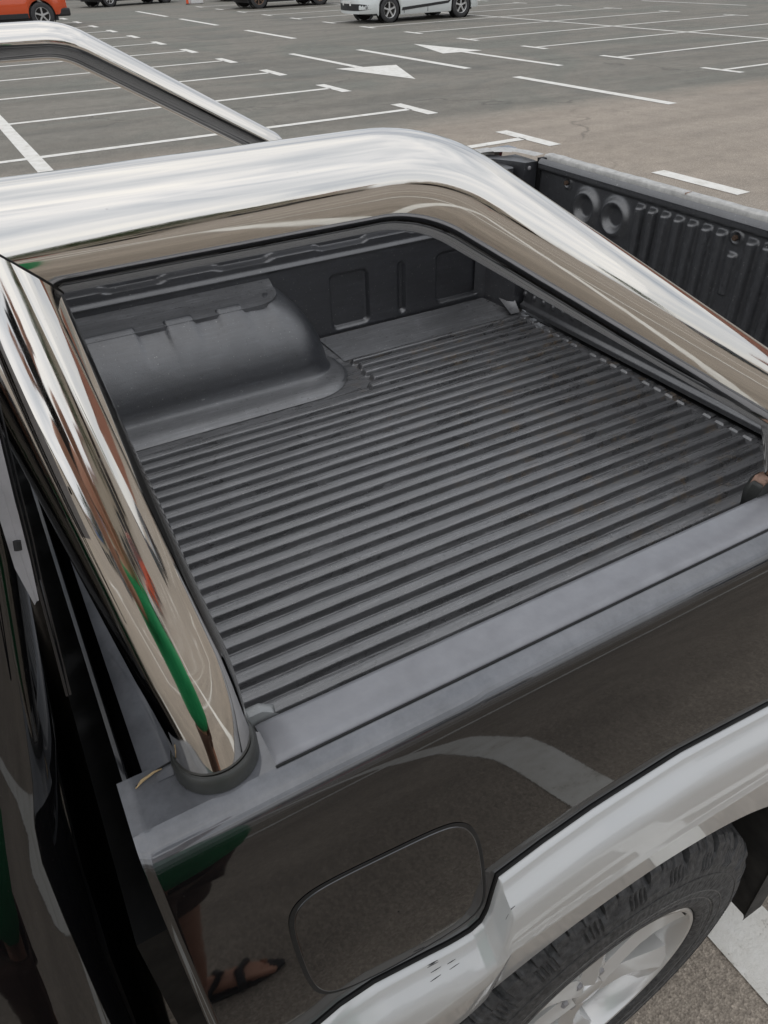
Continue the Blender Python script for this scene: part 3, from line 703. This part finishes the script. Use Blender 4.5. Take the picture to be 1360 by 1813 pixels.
# ---- cab
cab = MB()
LV = [(.42, -.515, -.150), (.60, -.535, -.152), (.90, -.553, -.150), (1.05, -.540, -.146), (1.16, -.519, -.140), (1.25, -.497, -.134), (1.30, -.484, -.129), (1.33, -.476, -.122), (1.36, -.468, -.114), (1.42, -.455, -.104), (1.50, -.430, -.090), (1.58, -.402, -.080), (1.66, -.370, -.078), (1.72, -.33, -.085), (1.755, -.26, -.12), (1.765, -.1, -.25)]
XF = -1.75
def cabplan(k, s):
    z, ys_, xr = LV[k]; r = .055
    xf = XF-(.0 if z < 1.3 else 0)+(z-1.3)*.75*(z > 1.3)
    P = [(xf, ys_)]+[(xf+(xr-r-xf)*q, ys_) for q in (.3, .6, .85, 1)]
    for q in range(1, 9):
        a = q/8*pi/2; P.append((xr-r+r*sin(a), ys_+r-r*cos(a)))
    P += [(xr, CY-.25), (xr, CY)]
    n = len(P)
    if s < n: return (P[s][0], P[s][1], z)
    x, y = P[2*n-1-s]; return (x, 2*CY-y, z)
NP = 30
cab.grid(list(range(len(LV))), list(range(NP)), cabplan, flip=True)
n0 = len(cab.v); cab.f.append(tuple(range((len(LV)-1)*NP, len(LV)*NP)))
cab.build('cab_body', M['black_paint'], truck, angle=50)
fr = MB()
def hood(x, y):
    t = (x+3.35)/1.6; z = .98+.17*t**.7 if t > 0 else .95
    e = abs(y-CY)/.9; return (x, y, z-.25*max(0, e-.85)/.15*.3)
fr.grid(lin(-3.35, -1.70, 12), lin(CY-.90, CY+.90, 14), hood)
for s in (-1, 1): fr.grid(lin(-3.35, -1.70, 40), [0, 1], lambda x, t: (x, CY+s*.90, (hood(x, CY+.9)[2] if t else (.36+sqrt(max(0, .45**2-(x+2.55)**2)) if abs(x+2.55) < .45 else .42))), flip=s > 0)
fr.grid(lin(CY-.9, CY+.9, 6), [0, 1], lambda y, t: (-3.35, y, .4+t*.57))
fr.build('front_body', M['black_paint'], truck, angle=50)
# glass panels a little proud of the cab
def sidez(z): return lerp([l[0] for l in LV], [l[1] for l in LV], z)
for x0, x1 in ((-.82, -.175), (-1.45, -.88)):
    for s in (-1, 1):
        MB().grid(lin(x0, x1, 4), [1.345, 1.42, 1.5, 1.58, 1.65], lambda x, z: (x, (sidez(z)-.003) if s < 0 else 2*CY-sidez(z)+.003, z), flip=s > 0).build('side_window', M['glass'], truck)
rg = MB().grid(lin(CY-.58, CY+.58, 10), [1.30, 1.36, 1.42, 1.50, 1.58, 1.64], lambda y, z: (lerp([l[0] for l in LV], [l[2] for l in LV], z)+.003, y, z)); rg.build('rear_window', M['glass'], truck)
# grey trim strip with slot at the rear corner of the cab
stp = [(-.063, -.36, 1.68), (-.078, -.396, 1.588), (-.0825, -.409, 1.552), (-.0862, -.421, 1.518), (-.0895, -.430, 1.496)]
st2 = [(-.078, -.36, 1.68), (-.0895, -.398, 1.588), (-.0925, -.411, 1.552), (-.0950, -.423, 1.518), (-.0925, -.431, 1.4945)]
ts = MB()
ts.grid(list(range(5)), [0, 1, 2, 3], lambda i, k: tuple(Vector(stp[i]).lerp(Vector(st2[i]), (0, .42, .44, 1)[k])+Vector((0, -.010+(.001 if k == 1 else 0) + (.0012 if k == 2 else 0), -.004))))
ts.grid(list(range(5)), [0, 1], lambda i, k: tuple(Vector(stp[i])+Vector((0, -.010+.02*k, -.004)))); ts.build('window_trim', M['trim_grey'], truck, angle=20)
for k in range(2):
    MB().tube([(p_[0]+.002+.0022*k, p_[1]+.006+.004*k, p_[2]-.002*k) for p_ in stp]+[(-.0955+.002*k, -.450, 1.42)], .0009, 6).build('window_seal', M['gloss_black'], truck)
MB().box(-.126, -.094, -.452, 2*CY+.452, .45, 1.10).build('gap_shade_fill', M['gap'], truck)  # added black filler standing in for the shade between cab and bed

MB().tube([(-.0895, -.4345, 1.5265), (-.0885, -.4330, 1.5315)], .0022, 10).build('slot', M['gap'], truck)
# ================================================================== parked cars
def make_car(name, label, cat, loc, rz, paint, spec, group='cars parked in the car park'):
    """car built along +x (front at +x), origin on the ground at its middle"""
    Lc, Wd, H, wb, wr, fo = spec['L'], spec['W'], spec['H'], spec['wb'], spec['wr'], spec['fo']
    t = empty(name, label, cat, loc, rz, group)
    xf = Lc/2; fa = xf-fo; ra = fa-wb; hw = Wd/2; sill = spec.get('sill', .22); ar = wr+.055; belt = spec.get('belt', .95); hood = spec.get('hood', .98)
    def zlow(x):
        for a in (fa, ra):
            if abs(x-a) < ar: return max(sill+.0, wr+sqrt(ar*ar-(x-a)**2))
        return sill+ (.06 if x > xf-.5 or x < -xf+.5 else 0)
    def ztop(x):
        if x > fa-.35: return hood-.28*sm(fa-.2, xf, x)**1.6-.02
        return belt+.03
    def ins(x): return .30*max(0, (x-(xf-.55))/.55)**2.3+.22*max(0, ((-xf+.5)-x)/.5)**2.5
    X = sorted(set([-xf, -xf+.01, -xf+.03, -xf+.08]+lin(-xf+.15, xf-.15, 90)+[a+s*(ar+d) for a in (fa, ra) for s in (-1, 1) for d in (-.001, .001)]+[xf-.08, xf-.03, xf-.01, xf]))
    pr_ = [(0, .955), (.06, .975), (.3, 1.0), (.55, .995), (.62, .985), (.8, .975), (.93, .955), (1.0, .90)]
    body = MB()
    for s in (-1, 1):
        body.grid(X, list(range(len(pr_))), lambda x, k: (x, s*(hw*pr_[k][1]-ins(x)), zlow(x)+(ztop(x)-zlow(x))*pr_[k][0]), flip=(s > 0))
    body.grid(X, lin(-1, 1, 7), lambda x, q: (x, q*(hw*.90-ins(x)), ztop(x)+.035*(1-q*q)))
    for e_ in (0, -1):
        x = X[e_]; body.grid(lin(-1, 1, 9), list(range(len(pr_))), lambda q, k: (x+(.10*(1-q*q) if e_ else -.05*(1-q*q)), q*(hw*pr_[k][1]-ins(x)), zlow(x)+(ztop(x)-zlow(x))*pr_[k][0]), flip=(e_ == 0))
    body.build('body', paint, t, angle=35)
    gh = MB(); r0, r1 = spec.get('roof', (-Lc*.36, Lc*.08)); g0, g1 = spec.get('gh', (-xf+.12, fa-.30))
    def gp(k, s):
        z = [belt+.0, belt+.25*(H-belt), belt+.85*(H-belt), H-.02, H][k]; q = [0, .25, .85, .97, 1][k]
        x0 = g0+(r0-g0)*q; x1 = g1+(r1-g1)*q; w_ = hw*(.93-.20*q) if k < 4 else hw*.6
        P = [(x0, -w_*.8), (x0+.08, -w_), ((x0+x1)/2, -w_*1.02), (x1-.12, -w_), (x1, -w_*.8), (x1+.04, 0), (x1, w_*.8), (x1-.12, w_), ((x0+x1)/2, w_*1.02), (x0+.08, w_), (x0, w_*.8), (x0-.03, 0)]
        return (*P[s], z)
    gh.grid([0, 1, 2], list(range(12)), gp); 
    gh.f += [(11, 0+12*0, 12, 23)] if False else []
    gm = MB()
    for k in range(3):
        for s in range(12):
            pass
    v = [gp(k, s) for k in range(3) for s in range(12)]
    mesh('windows', v, [(k*12+s, k*12+(s+1) % 12, (k+1)*12+(s+1) % 12, (k+1)*12+s) for k in range(2) for s in range(12)], M['glass'], t, True, 25)
    v = [gp(k, s) for k in (2, 3, 4) for s in range(12)]
    mesh('roof', v, [(k*12+s, k*12+(s+1) % 12, (k+1)*12+(s+1) % 12, (k+1)*12+s) for k in range(2) for s in range(12)]+[tuple(range(24, 36))], paint, t, True, 40)
    trim = spec.get('trim', M['black'])
    un = MB().box(-xf+.35, xf-.35, -hw+.10, hw-.10, .20, .62); un.build('underbody', M['black'], t)
    for a in (fa, ra):
        for s in (-1, 1):
            w = bpy.data.objects.new('wheel', None); link(w, t); w.location = (a, s*(hw-.115), wr)
            q = wr/.33
            pr2 = [(.10, .20*q), (.105, .27*q), (.09, .325*q), (.03, .33*q), (-.03, .33*q), (-.09, .325*q), (-.105, .30*q), (-.11, .26*q), (-.104, .215*q), (-.095, .208*q)]
            MB().lathe([(x_ if s < 0 else -x_, r_) for x_, r_ in pr2], 40, 'y').build('tyre', M['tyre'], w, angle=35)
            b_ = MB(); rc = spec.get('rimc', M['alloy'])
            b_.lathe([((-.095 if s < 0 else .095), .212*q), ((-.100 if s < 0 else .100), .206*q), ((-.088 if s < 0 else .088), .195*q), ((-.02 if s < 0 else .02), .19*q)], 40, 'y')
            ns = spec.get('spk', 5)
            for k in range(ns):
                th = 2*pi*k/ns+.3; yy = -.082 if s < 0 else .082
                def pt(i, j):
                    r = (.0, .05, .12, .196)[i]*q; h_ = (.03, .03, .024, .036)[i]*(5/ns)*q; o_ = (-1, -.7, .7, 1)[j]*h_; dy = (.03, 0, 0, .03)[j]*(1 if s < 0 else -1)
                    return (r*cos(th)-o_*sin(th), yy+dy, r*sin(th)+o_*cos(th))
                b_.grid([0, 1, 2, 3], [0, 1, 2, 3], pt, flip=s < 0)
            b_.lathe([((-.092 if s < 0 else .092), 0), ((-.092 if s < 0 else .092), .035*q), ((-.07 if s < 0 else .07), .05*q)], 20, 'y')
            b_.build('rim', rc, w, angle=30)
            MB().lathe([((-.03 if s < 0 else .03), .0), ((-.03 if s < 0 else .03), .195*q)], 30, 'y').build('brake_disc', M['well'], w)
            MB().lathe([(.12 if s < 0 else -.12, ar-.01), (-.07 if s < 0 else .07, ar-.01)], 40, 'y').build('wheel_house', M['gap'], w)
            if spec.get('arch'):
                pts = [(a+(ar+.015)*cos(b), s*(hw*.985), wr+(ar+.015)*sin(b)) for b in lin(-.15, pi+.15, 24)]
                MB().tube([(x_-a, y_-s*(hw-.115), z_-wr) for x_, y_, z_ in pts], .035, 8).build('arch_trim', trim, w)
    # lights, grille, bumper pads, plate
    for s in (-1, 1):
        MB().box(xf-.42, xf-.10, s*(hw-.34)-.10, s*(hw-.34)+.10, .66, .80).build('headlight', M['clear'], t, bevel=.04)
        MB().box(-xf-.012, -xf+.16, s*(hw-.25)-.07, s*(hw-.25)+.07, .72, .98).build('rear_lamp', lampred, t, bevel=.03)
        MB().box(-.2, .02, s*(hw*.98)-.008, s*(hw*.98)+.008, .80, .83).build('door_handle', M['trim_grey'] if not spec.get('dh') else paint, t, bevel=.006)
    path = [(xf-.42+.42*i/8, -1) for i in range(9)]
    P_ = [(x, -(hw*.985-ins(x)+.010)) for x, _ in path]+[(xf+.10*(1-q*q)+.010, q*(hw*.975-ins(xf))) for q in lin(-.96, .96, 13)]+[(x, hw*.985-ins(x)+.010) for x, _ in reversed(path)]
    n_ = len(P_)
    def bz(i, t):
        f_ = min(i, n_-1-i)/8; f_ = min(1, f_); lo = .33+.06*(1-f_); hi = .50-.05*(1-f_) if spec.get('front') else .46-.07*(1-f_); return (P_[i][0], P_[i][1], lo+(hi-lo)*t)
    MB().grid(list(range(n_)), [0, 1], bz, flip=True).build('lower_grille', M['black'], t)
    if spec.get('front'):
        for s in (-1, 1):
            MB().lathe([(.02, 0), (.02, .04), (-.02, .055)], 16, 'x', (xf-.16, s*(hw*.985-ins(xf-.16)+.005), .42)).build('fog_lamp', M['clear'], t)
    MB().box(xf+.085, xf+.100, -.26, .26, .45, .56).build('number_plate', plate_m, t, bevel=.004)
    MB().box(-xf-.066, -xf-.05, -.26, .26, .62, .73).build('number_plate', plate_m, t, bevel=.004)
    if spec.get('clad'):
        for s in (-1, 1): MB().box(ra+ar+.02, fa-ar-.02, s*(hw*.985)-.02, s*(hw*.985)+.012, sill-.01, sill+.13).build('sill_trim', trim, t, bevel=.015)
        MB().box(-xf-.06, -xf+.42, -hw*.93, hw*.93, .30, .52).build('rear_bumper', trim, t, bevel=.05)
    if spec.get('door_trim'):
        for s in (-1, 1):
            MB().prism([(ra+ar+.05, .335), (ra+ar+.05, .35), (fa-ar-.1, .45), (fa-ar-.06, .35)][:0] or [(fa-ar-.04, .30), (fa-ar-.06, .37), (ra+ar+.12, .47), (ra+ar-.02, .52), (ra+ar+.12, .41)], s*hw*.985-.006, s*hw*.985+.010*s+.006).build('door_trim', trim, t, bevel=.004)
    for xx in spec.get('doors', (fa-ar-.12, (fa+ra)/2-.05)):
        for s in (-1, 1): MB().box(xx-.004, xx+.004, s*hw*.987-.006, s*hw*.987+.006, sill+.04, belt).build('door_gap', M['gap'], t)
    return t
lampred = simple('lamp_red', (.4, .015, .015), .2)
plate_m = simple('plate_white', (.7, .7, .68), .4)
P_or = m_paint('orange_red_paint', (.62, .085, .022), .1, .35, .02); P_wh = m_paint('white_paint', (.66, .69, .68), 0, .35, .02)
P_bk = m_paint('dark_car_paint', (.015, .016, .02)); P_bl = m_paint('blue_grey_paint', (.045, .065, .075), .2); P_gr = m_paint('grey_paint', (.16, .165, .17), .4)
brz = simple('bronze_rim', (.20, .13, .09), .45, .4)
base = dict(L=4.3, W=1.78, H=1.5, wb=2.6, wr=.33, fo=.85, belt=.93, hood=.95)
def sp(**k): d = dict(base); d.update(k); return d
TD = TH
# orange SUV seen from its rear corner: rear at right
make_car('parked_suv', 'orange-red SUV with grey sill cladding parked at the far left', 'car', (3.04, 30.55, 0), pi-.035, P_or, sp(L=4.34, W=1.80, H=1.66, wr=.355, wb=2.67, fo=.84, belt=1.05, hood=1.08, sill=.30, clad=1, spk=5, dh=1))
make_car('parked_hatchback', 'white hatchback with dark lower door trim and five-spoke alloy wheels', 'car', (14.42, 23.30, 0), pi+TD, P_wh, sp(L=4.30, W=1.80, H=1.47, wb=2.6, wr=.325, fo=.90, sill=.19, door_trim=1, front=1, spk=5, dh=1))
make_car('parked_saloon', 'black car with bright alloy wheels parked by the far verge', 'car', (10.10, 41.9, 0), pi+.30, P_bk, sp(L=4.7, wb=2.95, fo=.9, spk=7))
make_car('parked_estate', 'dark blue-grey car with brown steel wheels parked in the far row', 'car', (14.55, 33.75, 0), pi+.02, P_bl, sp(L=4.5, wb=2.72, wr=.36, fo=.80, sill=.30, rimc=brz, spk=7))
make_car('parked_compact', 'dark compact car with one maroon wheel behind the blue-grey car', 'car', (15.9, 40.4, 0), pi+.15, P_gr, sp(L=4.1, wb=2.5, fo=.78, rimc=simple('maroon_rim', (.16, .05, .055), .5), spk=5))
# cone
cn = empty('marker_post', 'slim orange marker post standing between two far cars', 'post', (12.05, 39.0, 0))
M['cone'] = simple('post_orange', (.75, .10, .03), .6, var=.1); M['white'] = simple('white_plastic', (.7, .69, .68), .5, var=.1)
MB().lathe([(.03, .0), (.03, .055), (.80, .050), (.84, .03), (.84, 0)], 20, 'z').build('post_shaft', M['cone'], cn)
MB().lathe([(.55, .054), (.70, .053)], 20, 'z').build('reflective_band', M['white'], cn)
MB().lathe([(0, 0), (0, .09), (.025, .085), (.035, .05)], 20, 'z').build('foot', M['black'], cn)
bo = empty('concrete_block', 'small white painted block beside the slim orange post', 'block', (12.5, 39.15, 0)); MB().box(-.3, .3, -.2, .2, 0, .7).build('block_body', M['white'], bo, bevel=.05)
# cars behind the photographer, seen only as reflections
for i, (x, y, c, lb, r_) in enumerate(((-6.5, -17, P_gr, 'grey hatchback, westernmost in the row behind the photographer', 0), (-1.5, -14.2, P_wh, 'white car in the row behind the photographer', .02), (3.6, -17.5, P_or, 'orange car in the row behind the photographer', pi), (14.5, -9.2, P_bk, 'black car reflected in the rear of the roll bar', pi), (15.0, -14.0, P_bl, 'blue-grey car behind the black one', 0))):
    make_car('parked_car', lb, 'car', (x, y, 0), r_, c, sp(spk=5+i % 3))

# ================================================================== surroundings (seen in reflections and from the side)
def building(label, x0, x1, y0, y1, h, base, bands):
    b = empty('retail_building', label, 'building', ((x0+x1)/2, (y0+y1)/2, 0))
    hx, hy = (x1-x0)/2, (y1-y0)/2
    MB().box(-hx, hx, -hy, hy, 0, h).build('wall', simple('wall_render', base, .9, scale=1.2, var=.12), b)
    MB().box(-hx-.3, hx+.3, -hy-.3, hy+.3, h, h+.6).build('roof', simple('roof_trim', (.30, .12, .08), .7, scale=2), b)
    yy = hy+.03 if y1 < 0 else -hy-.03; n = int(2*hx/5)
    for k in range(n):
        xk = -hx+5*(k+.5)
        MB().box(xk-1.9, xk+1.9, yy-.03, yy+.03, .3, 3.0).build('window', M['glass'], b)
    MB().box(-hx*.55, hx*.1, yy-.15, yy+.15, h-2.0, h-.6).build('sign_board', simple('sign_panel', bands, .5, scale=1), b)
building('long cream retail building with brown roof edge across the car park', -45, 25, -62, -48, 7, (.50, .44, .36), (.06, .16, .40))
building('brick-red retail building on the right side of the car park', 62, 80, -30, 40, 8, (.36, .17, .12), (.55, .5, .42))
building('pale warehouse beyond the grass verge', -70, -5, 92, 110, 8, (.42, .42, .40), (.5, .08, .05))
leafm = simple('tree_leaves', (.055, .085, .03), .8, var=.5, scale=1.5); barkm = simple('tree_bark', (.12, .09, .07), .95, var=.4, scale=8, bs=.5)
def tree_mesh(seed):
    rnd = random.Random(seed); v = []; f = []
    cl_ = [(rnd.gauss(0, 1.3), rnd.gauss(0, 1.3), 4.6+rnd.uniform(-1.8, 2.4), rnd.uniform(.5, 1.1)) for _ in range(34)]
    for cx, cy, cz, r in cl_:
        for _ in range(55):
            d = Vector((rnd.gauss(0, 1), rnd.gauss(0, 1), rnd.gauss(0, .8))).normalized()*r*rnd.uniform(.5, 1); p_ = Vector((cx, cy, cz))+d
            a = Vector((rnd.uniform(-1, 1), rnd.uniform(-1, 1), rnd.uniform(-1, 1))).normalized(); b = a.orthogonal().normalized(); s_ = rnd.uniform(.12, .22); k = len(v)
            v += [p_-a*s_, p_+b*s_*.5, p_+a*s_, p_-b*s_*.5]; f.append((k, k+1, k+2, k+3))
    me = bpy.data.meshes.new('crown'); me.from_pydata([tuple(x) for x in v], [], f); me.materials.append(leafm)
    t = MB().tube([(0, 0, 0), (.05, 0, 1.5), (-.05, .1, 3.2), (.1, 0, 5)], [.16, .12, .09, .04], 10)
    for _ in range(7):
        a = rnd.uniform(0, 2*pi); z = rnd.uniform(2.0, 3.8); t.tube([(0, 0, z), (cos(a)*.8, sin(a)*.8, z+.9), (cos(a)*1.5, sin(a)*1.5, z+1.8)], [.06, .04, .02], 6)
    tm = bpy.data.meshes.new('trunk'); tm.from_pydata(t.v, [], t.f); tm.materials.append(barkm); return me, tm
TM = [tree_mesh(s_) for s_ in (1, 2, 3)]
def tree(x, y, k, s_, label):
    t = empty('deciduous_tree', label, 'tree', (x, y, .1), k*1.3, 'trees around the car park'); t.scale = (s_, s_, s_)
    link(bpy.data.objects.new('crown', TM[k % 3][0]), t); link(bpy.data.objects.new('trunk', TM[k % 3][1]), t)
for k, (x, y) in enumerate(((-28, 58), (-16, 56), (-4, 60), (8, 57), (19, 61), (31, 58), (44, 57), (58, 60))):
    tree(x, y, k, random.uniform(.9, 1.4), 'leafy tree on the grass verge beyond the parked cars')
for k, (x, y) in enumerate(((-20, -42), (-2, -40), (15, -43), (-38, -40), (34, -38))):
    tree(x, y, k, random.uniform(1.0, 1.3), 'leafy tree in front of the cream retail building')

# ================================================================== photographer (reflected in the chrome and the door)
skin = simple('skin', (.52, .27, .18), .55, var=.12, scale=12); hairm = simple('dark_hair', (.02, .015, .012), .7)
shirtm = simple('green_shirt', (.010, .26, .085), .85, var=.12, scale=25, bs=.3); shortm = simple('brown_shorts', (.085, .045, .03), .9, var=.2, scale=20, bs=.3)
sandm = simple('black_sandal', (.02, .02, .02), .7)
PR = .30                                                     # body heading from +x
def W_(x, y, z):                                             # body frame: x right, y ahead
    a = PR; return (-.180+x*sin(a)+y*cos(a), -1.225-x*cos(a)+y*sin(a), z)
def H_(x, y, z): return (-.0592+x*cos(yaw)-y*sin(yaw), -.8109+x*sin(yaw)+y*cos(yaw), 1.788+z)   # frame of the raised phone
def skinned(name, pts, edges, radii, m, parent, sub=2, raw=False):
    me = bpy.data.meshes.new(name); me.from_pydata([p_ if raw else W_(*p_) for p_ in pts], edges, []); o = bpy.data.objects.new(name, me); link(o, parent)
    o.modifiers.new('skin', 'SKIN').use_smooth_shade = True
    for i, r in enumerate(radii):
        sv = me.skin_vertices[0].data[i]; sv.radius = r if isinstance(r, tuple) else (r, r); sv.use_root = (i == 0)
    s_ = o.modifiers.new('sub', 'SUBSURF'); s_.levels = sub; s_.render_levels = sub; me.materials.append(m); return o
person = empty('person', 'person in green t-shirt, brown shorts and black sandals photographing the truck', 'person', (-.2, -1.2, 0))
# body: pelvis root, spine, neck, head, arms forward holding phone, legs
def arm(s):
    sh = Vector(W_(s*.17, 0, 1.41)); wr_ = Vector(H_(s*.078, -.075, -.075)); el = sh.lerp(wr_, .48)+Vector((-.04, -.02*s, -.13)); return [tuple(sh), tuple(el), tuple(el.lerp(wr_, .93)), tuple(wr_)]
lx = .155
bpts = [W_(*q) for q in [(0, 0, .95), (0, 0, 1.10), (0, .01, 1.28), (0, 0, 1.42), (0, .01, 1.50), (-.02, .03, 1.56), (-.025, .035, 1.65), (-.02, .02, 1.73)]]+arm(1)+arm(-1)+[W_(*q) for q in [
        (.10, 0, .86), (lx*.9, .015, .50), (lx, -.01, .12), (lx, -.02, .055), (-.10, 0, .86), (-lx*.9, .015, .50), (-lx, -.01, .12), (-lx, -.02, .055)]]
bedg = [(0, 1), (1, 2), (2, 3), (3, 4), (4, 5), (5, 6), (6, 7), (3, 8), (8, 9), (9, 10), (10, 11), (3, 12), (12, 13), (13, 14), (14, 15), (0, 16), (16, 17), (17, 18), (18, 19), (0, 20), (20, 21), (21, 22), (22, 23)]
brad = [(.14, .11), (.13, .10), (.145, .105), (.11, .085), (.055, .055), (.07, .08), (.082, .10), (.06, .075), .055, .043, .034, .026, .055, .043, .034, .026, .082, .055, .036, .032, .082, .055, .036, .032]
skinned('body', bpts, bedg, brad, skin, person, raw=True)
ar_, al_ = arm(1), arm(-1)
skinned('shirt', [W_(*q) for q in [(0, 0, .88), (0, .01, 1.05), (0, .02, 1.22), (0, .005, 1.40), (0, .005, 1.46), (.18, 0, 1.41)]]+[tuple(Vector(ar_[0]).lerp(Vector(ar_[1]), .75))]+[W_(-.18, 0, 1.41)]+[tuple(Vector(al_[0]).lerp(Vector(al_[1]), .75))],
        [(0, 1), (1, 2), (2, 3), (3, 4), (3, 5), (5, 6), (3, 7), (7, 8)], [(.235, .235), (.235, .235), (.225, .215), (.16, .13), (.08, .075), .085, .075, .085, .075], shirtm, person, raw=True)
skinned('shorts', [(0, 0, .95), (.105, 0, .84), (lx*.92, .01, .52), (-.105, 0, .84), (-lx*.92, .01, .52)], [(0, 1), (1, 2), (0, 3), (3, 4)], [(.165, .13), .115, .10, .115, .10], shortm, person)
skinned('hair', [(0, .0, 1.70), (0, .0, 1.755), (0, -.03, 1.64)], [(0, 1), (0, 2)], [(.092, .10), (.07, .085), (.075, .06)], hairm, person)
for s in (-1, 1):
    MB().lathe([(0, 0), (.008, .008), (.0, .011)], 12, 'y', W_(s*.032, .128, 1.665)).build('eye', M['gap'], person)
skinned('nose', [(0, .12, 1.665), (0, .143, 1.635)], [(0, 1)], [.008, .012], skin, person, 1)
MB().tube([W_(-.025, .122, 1.60), W_(0, .130, 1.598), W_(.025, .122, 1.60)], .005, 8).build('mouth', simple('lips', (.3, .1, .08), .5), person)
for s in (-1, 1):
    skinned('ear', [(s*.088, .02, 1.68), (s*.092, .02, 1.64)], [(0, 1)], [.014, .011], skin, person, 1)
    # hands with fingers round the phone
    h = W_
    px_, py_, pz_ = s*.068, -.050, -.035
    pts = [(px_, py_-.01, pz_-.02), (px_*1.05, py_+.012, pz_+.03)]; ed = [(0, 1)]; ra_ = [.024, .030]
    for k in range(4):
        zz = pz_+.055-.019*k; ln = (.9, 1.0, .95, .75)[k]; b0 = len(pts)
        pts += [(px_*1.12, py_+.03, zz), (px_*1.10, py_+.052*ln+.005, zz+.003), (px_*.85, py_+.062*ln+.004, zz+.002)]; ed += [(1, b0), (b0, b0+1), (b0+1, b0+2)]; ra_ += [.0095, .0085, .0075]
    b0 = len(pts); pts += [(px_*.80, py_-.012, pz_+.010), (px_*.60, py_-.010, pz_+.040)]; ed += [(0, b0), (b0, b0+1)]; ra_ += [.012, .009]
    skinned('hand', [H_(*q) for q in pts], ed, ra_, skin, person, 2, raw=True)
    # feet
    fx = s*lx
    fp = [(fx, -.045, .05), (fx, .03, .05), ((fx+s*.006), .11, .034)]; fe = [(0, 1), (1, 2)]; fr_ = [(.034, .032), (.036, .034), (.040, .020)]
    for k in range(5):
        b0 = len(fp); ox = s*(-.030+.0155*k); fp += [((fx+s*.006)+ox*.8, .14, .026), ((fx+s*.006)+ox, .185-.012*k, .022)]; fe += [(2, b0), (b0, b0+1)]; fr_ += [.011 if k else .015, .009 if k else .013]
    skinned('foot', fp, fe, fr_, skin, person, 2)
    so_ = MB().prism([(0, 0)]*0 or [W_(fx+q*cos(a)*.047, .065+.135*sin(a), 0)[:2] for a in lin(0, 2*pi*23/24, 24) for q in (1,)], .003, .018, axis=2); so_.build('sandal', sandm, person)
    MB().tube([W_(fx-.047, .10, .015), W_(fx-.040, .10, .055), W_(fx, .09, .074), W_(fx+.042, .10, .052), W_(fx+.047, .10, .015)], .011, 8).build('sandal_strap', sandm, person)
    MB().tube([W_(fx-.045, .0, .015), W_(fx-.03, .03, .07), W_(fx, .05, .092), W_(fx+.03, .03, .07), W_(fx+.045, .0, .015)], .009, 8).build('sandal_strap', sandm, person)
person.location = (-.18, -1.225, 0)
for c_ in person.children: c_.matrix_parent_inverse = Matrix.Translation((.18, 1.225, 0))
ph = tag(MB().box(-.038, .038, -.005, .005, -.075, .075).build('smartphone', M['gloss_black'], bevel=.004), 'black smartphone held up by the person in the green t-shirt', 'phone')
ph.matrix_world = camo.matrix_world @ Matrix.Translation((.0, -.05, .014)) @ Matrix.Rotation(pi/2, 4, 'X')
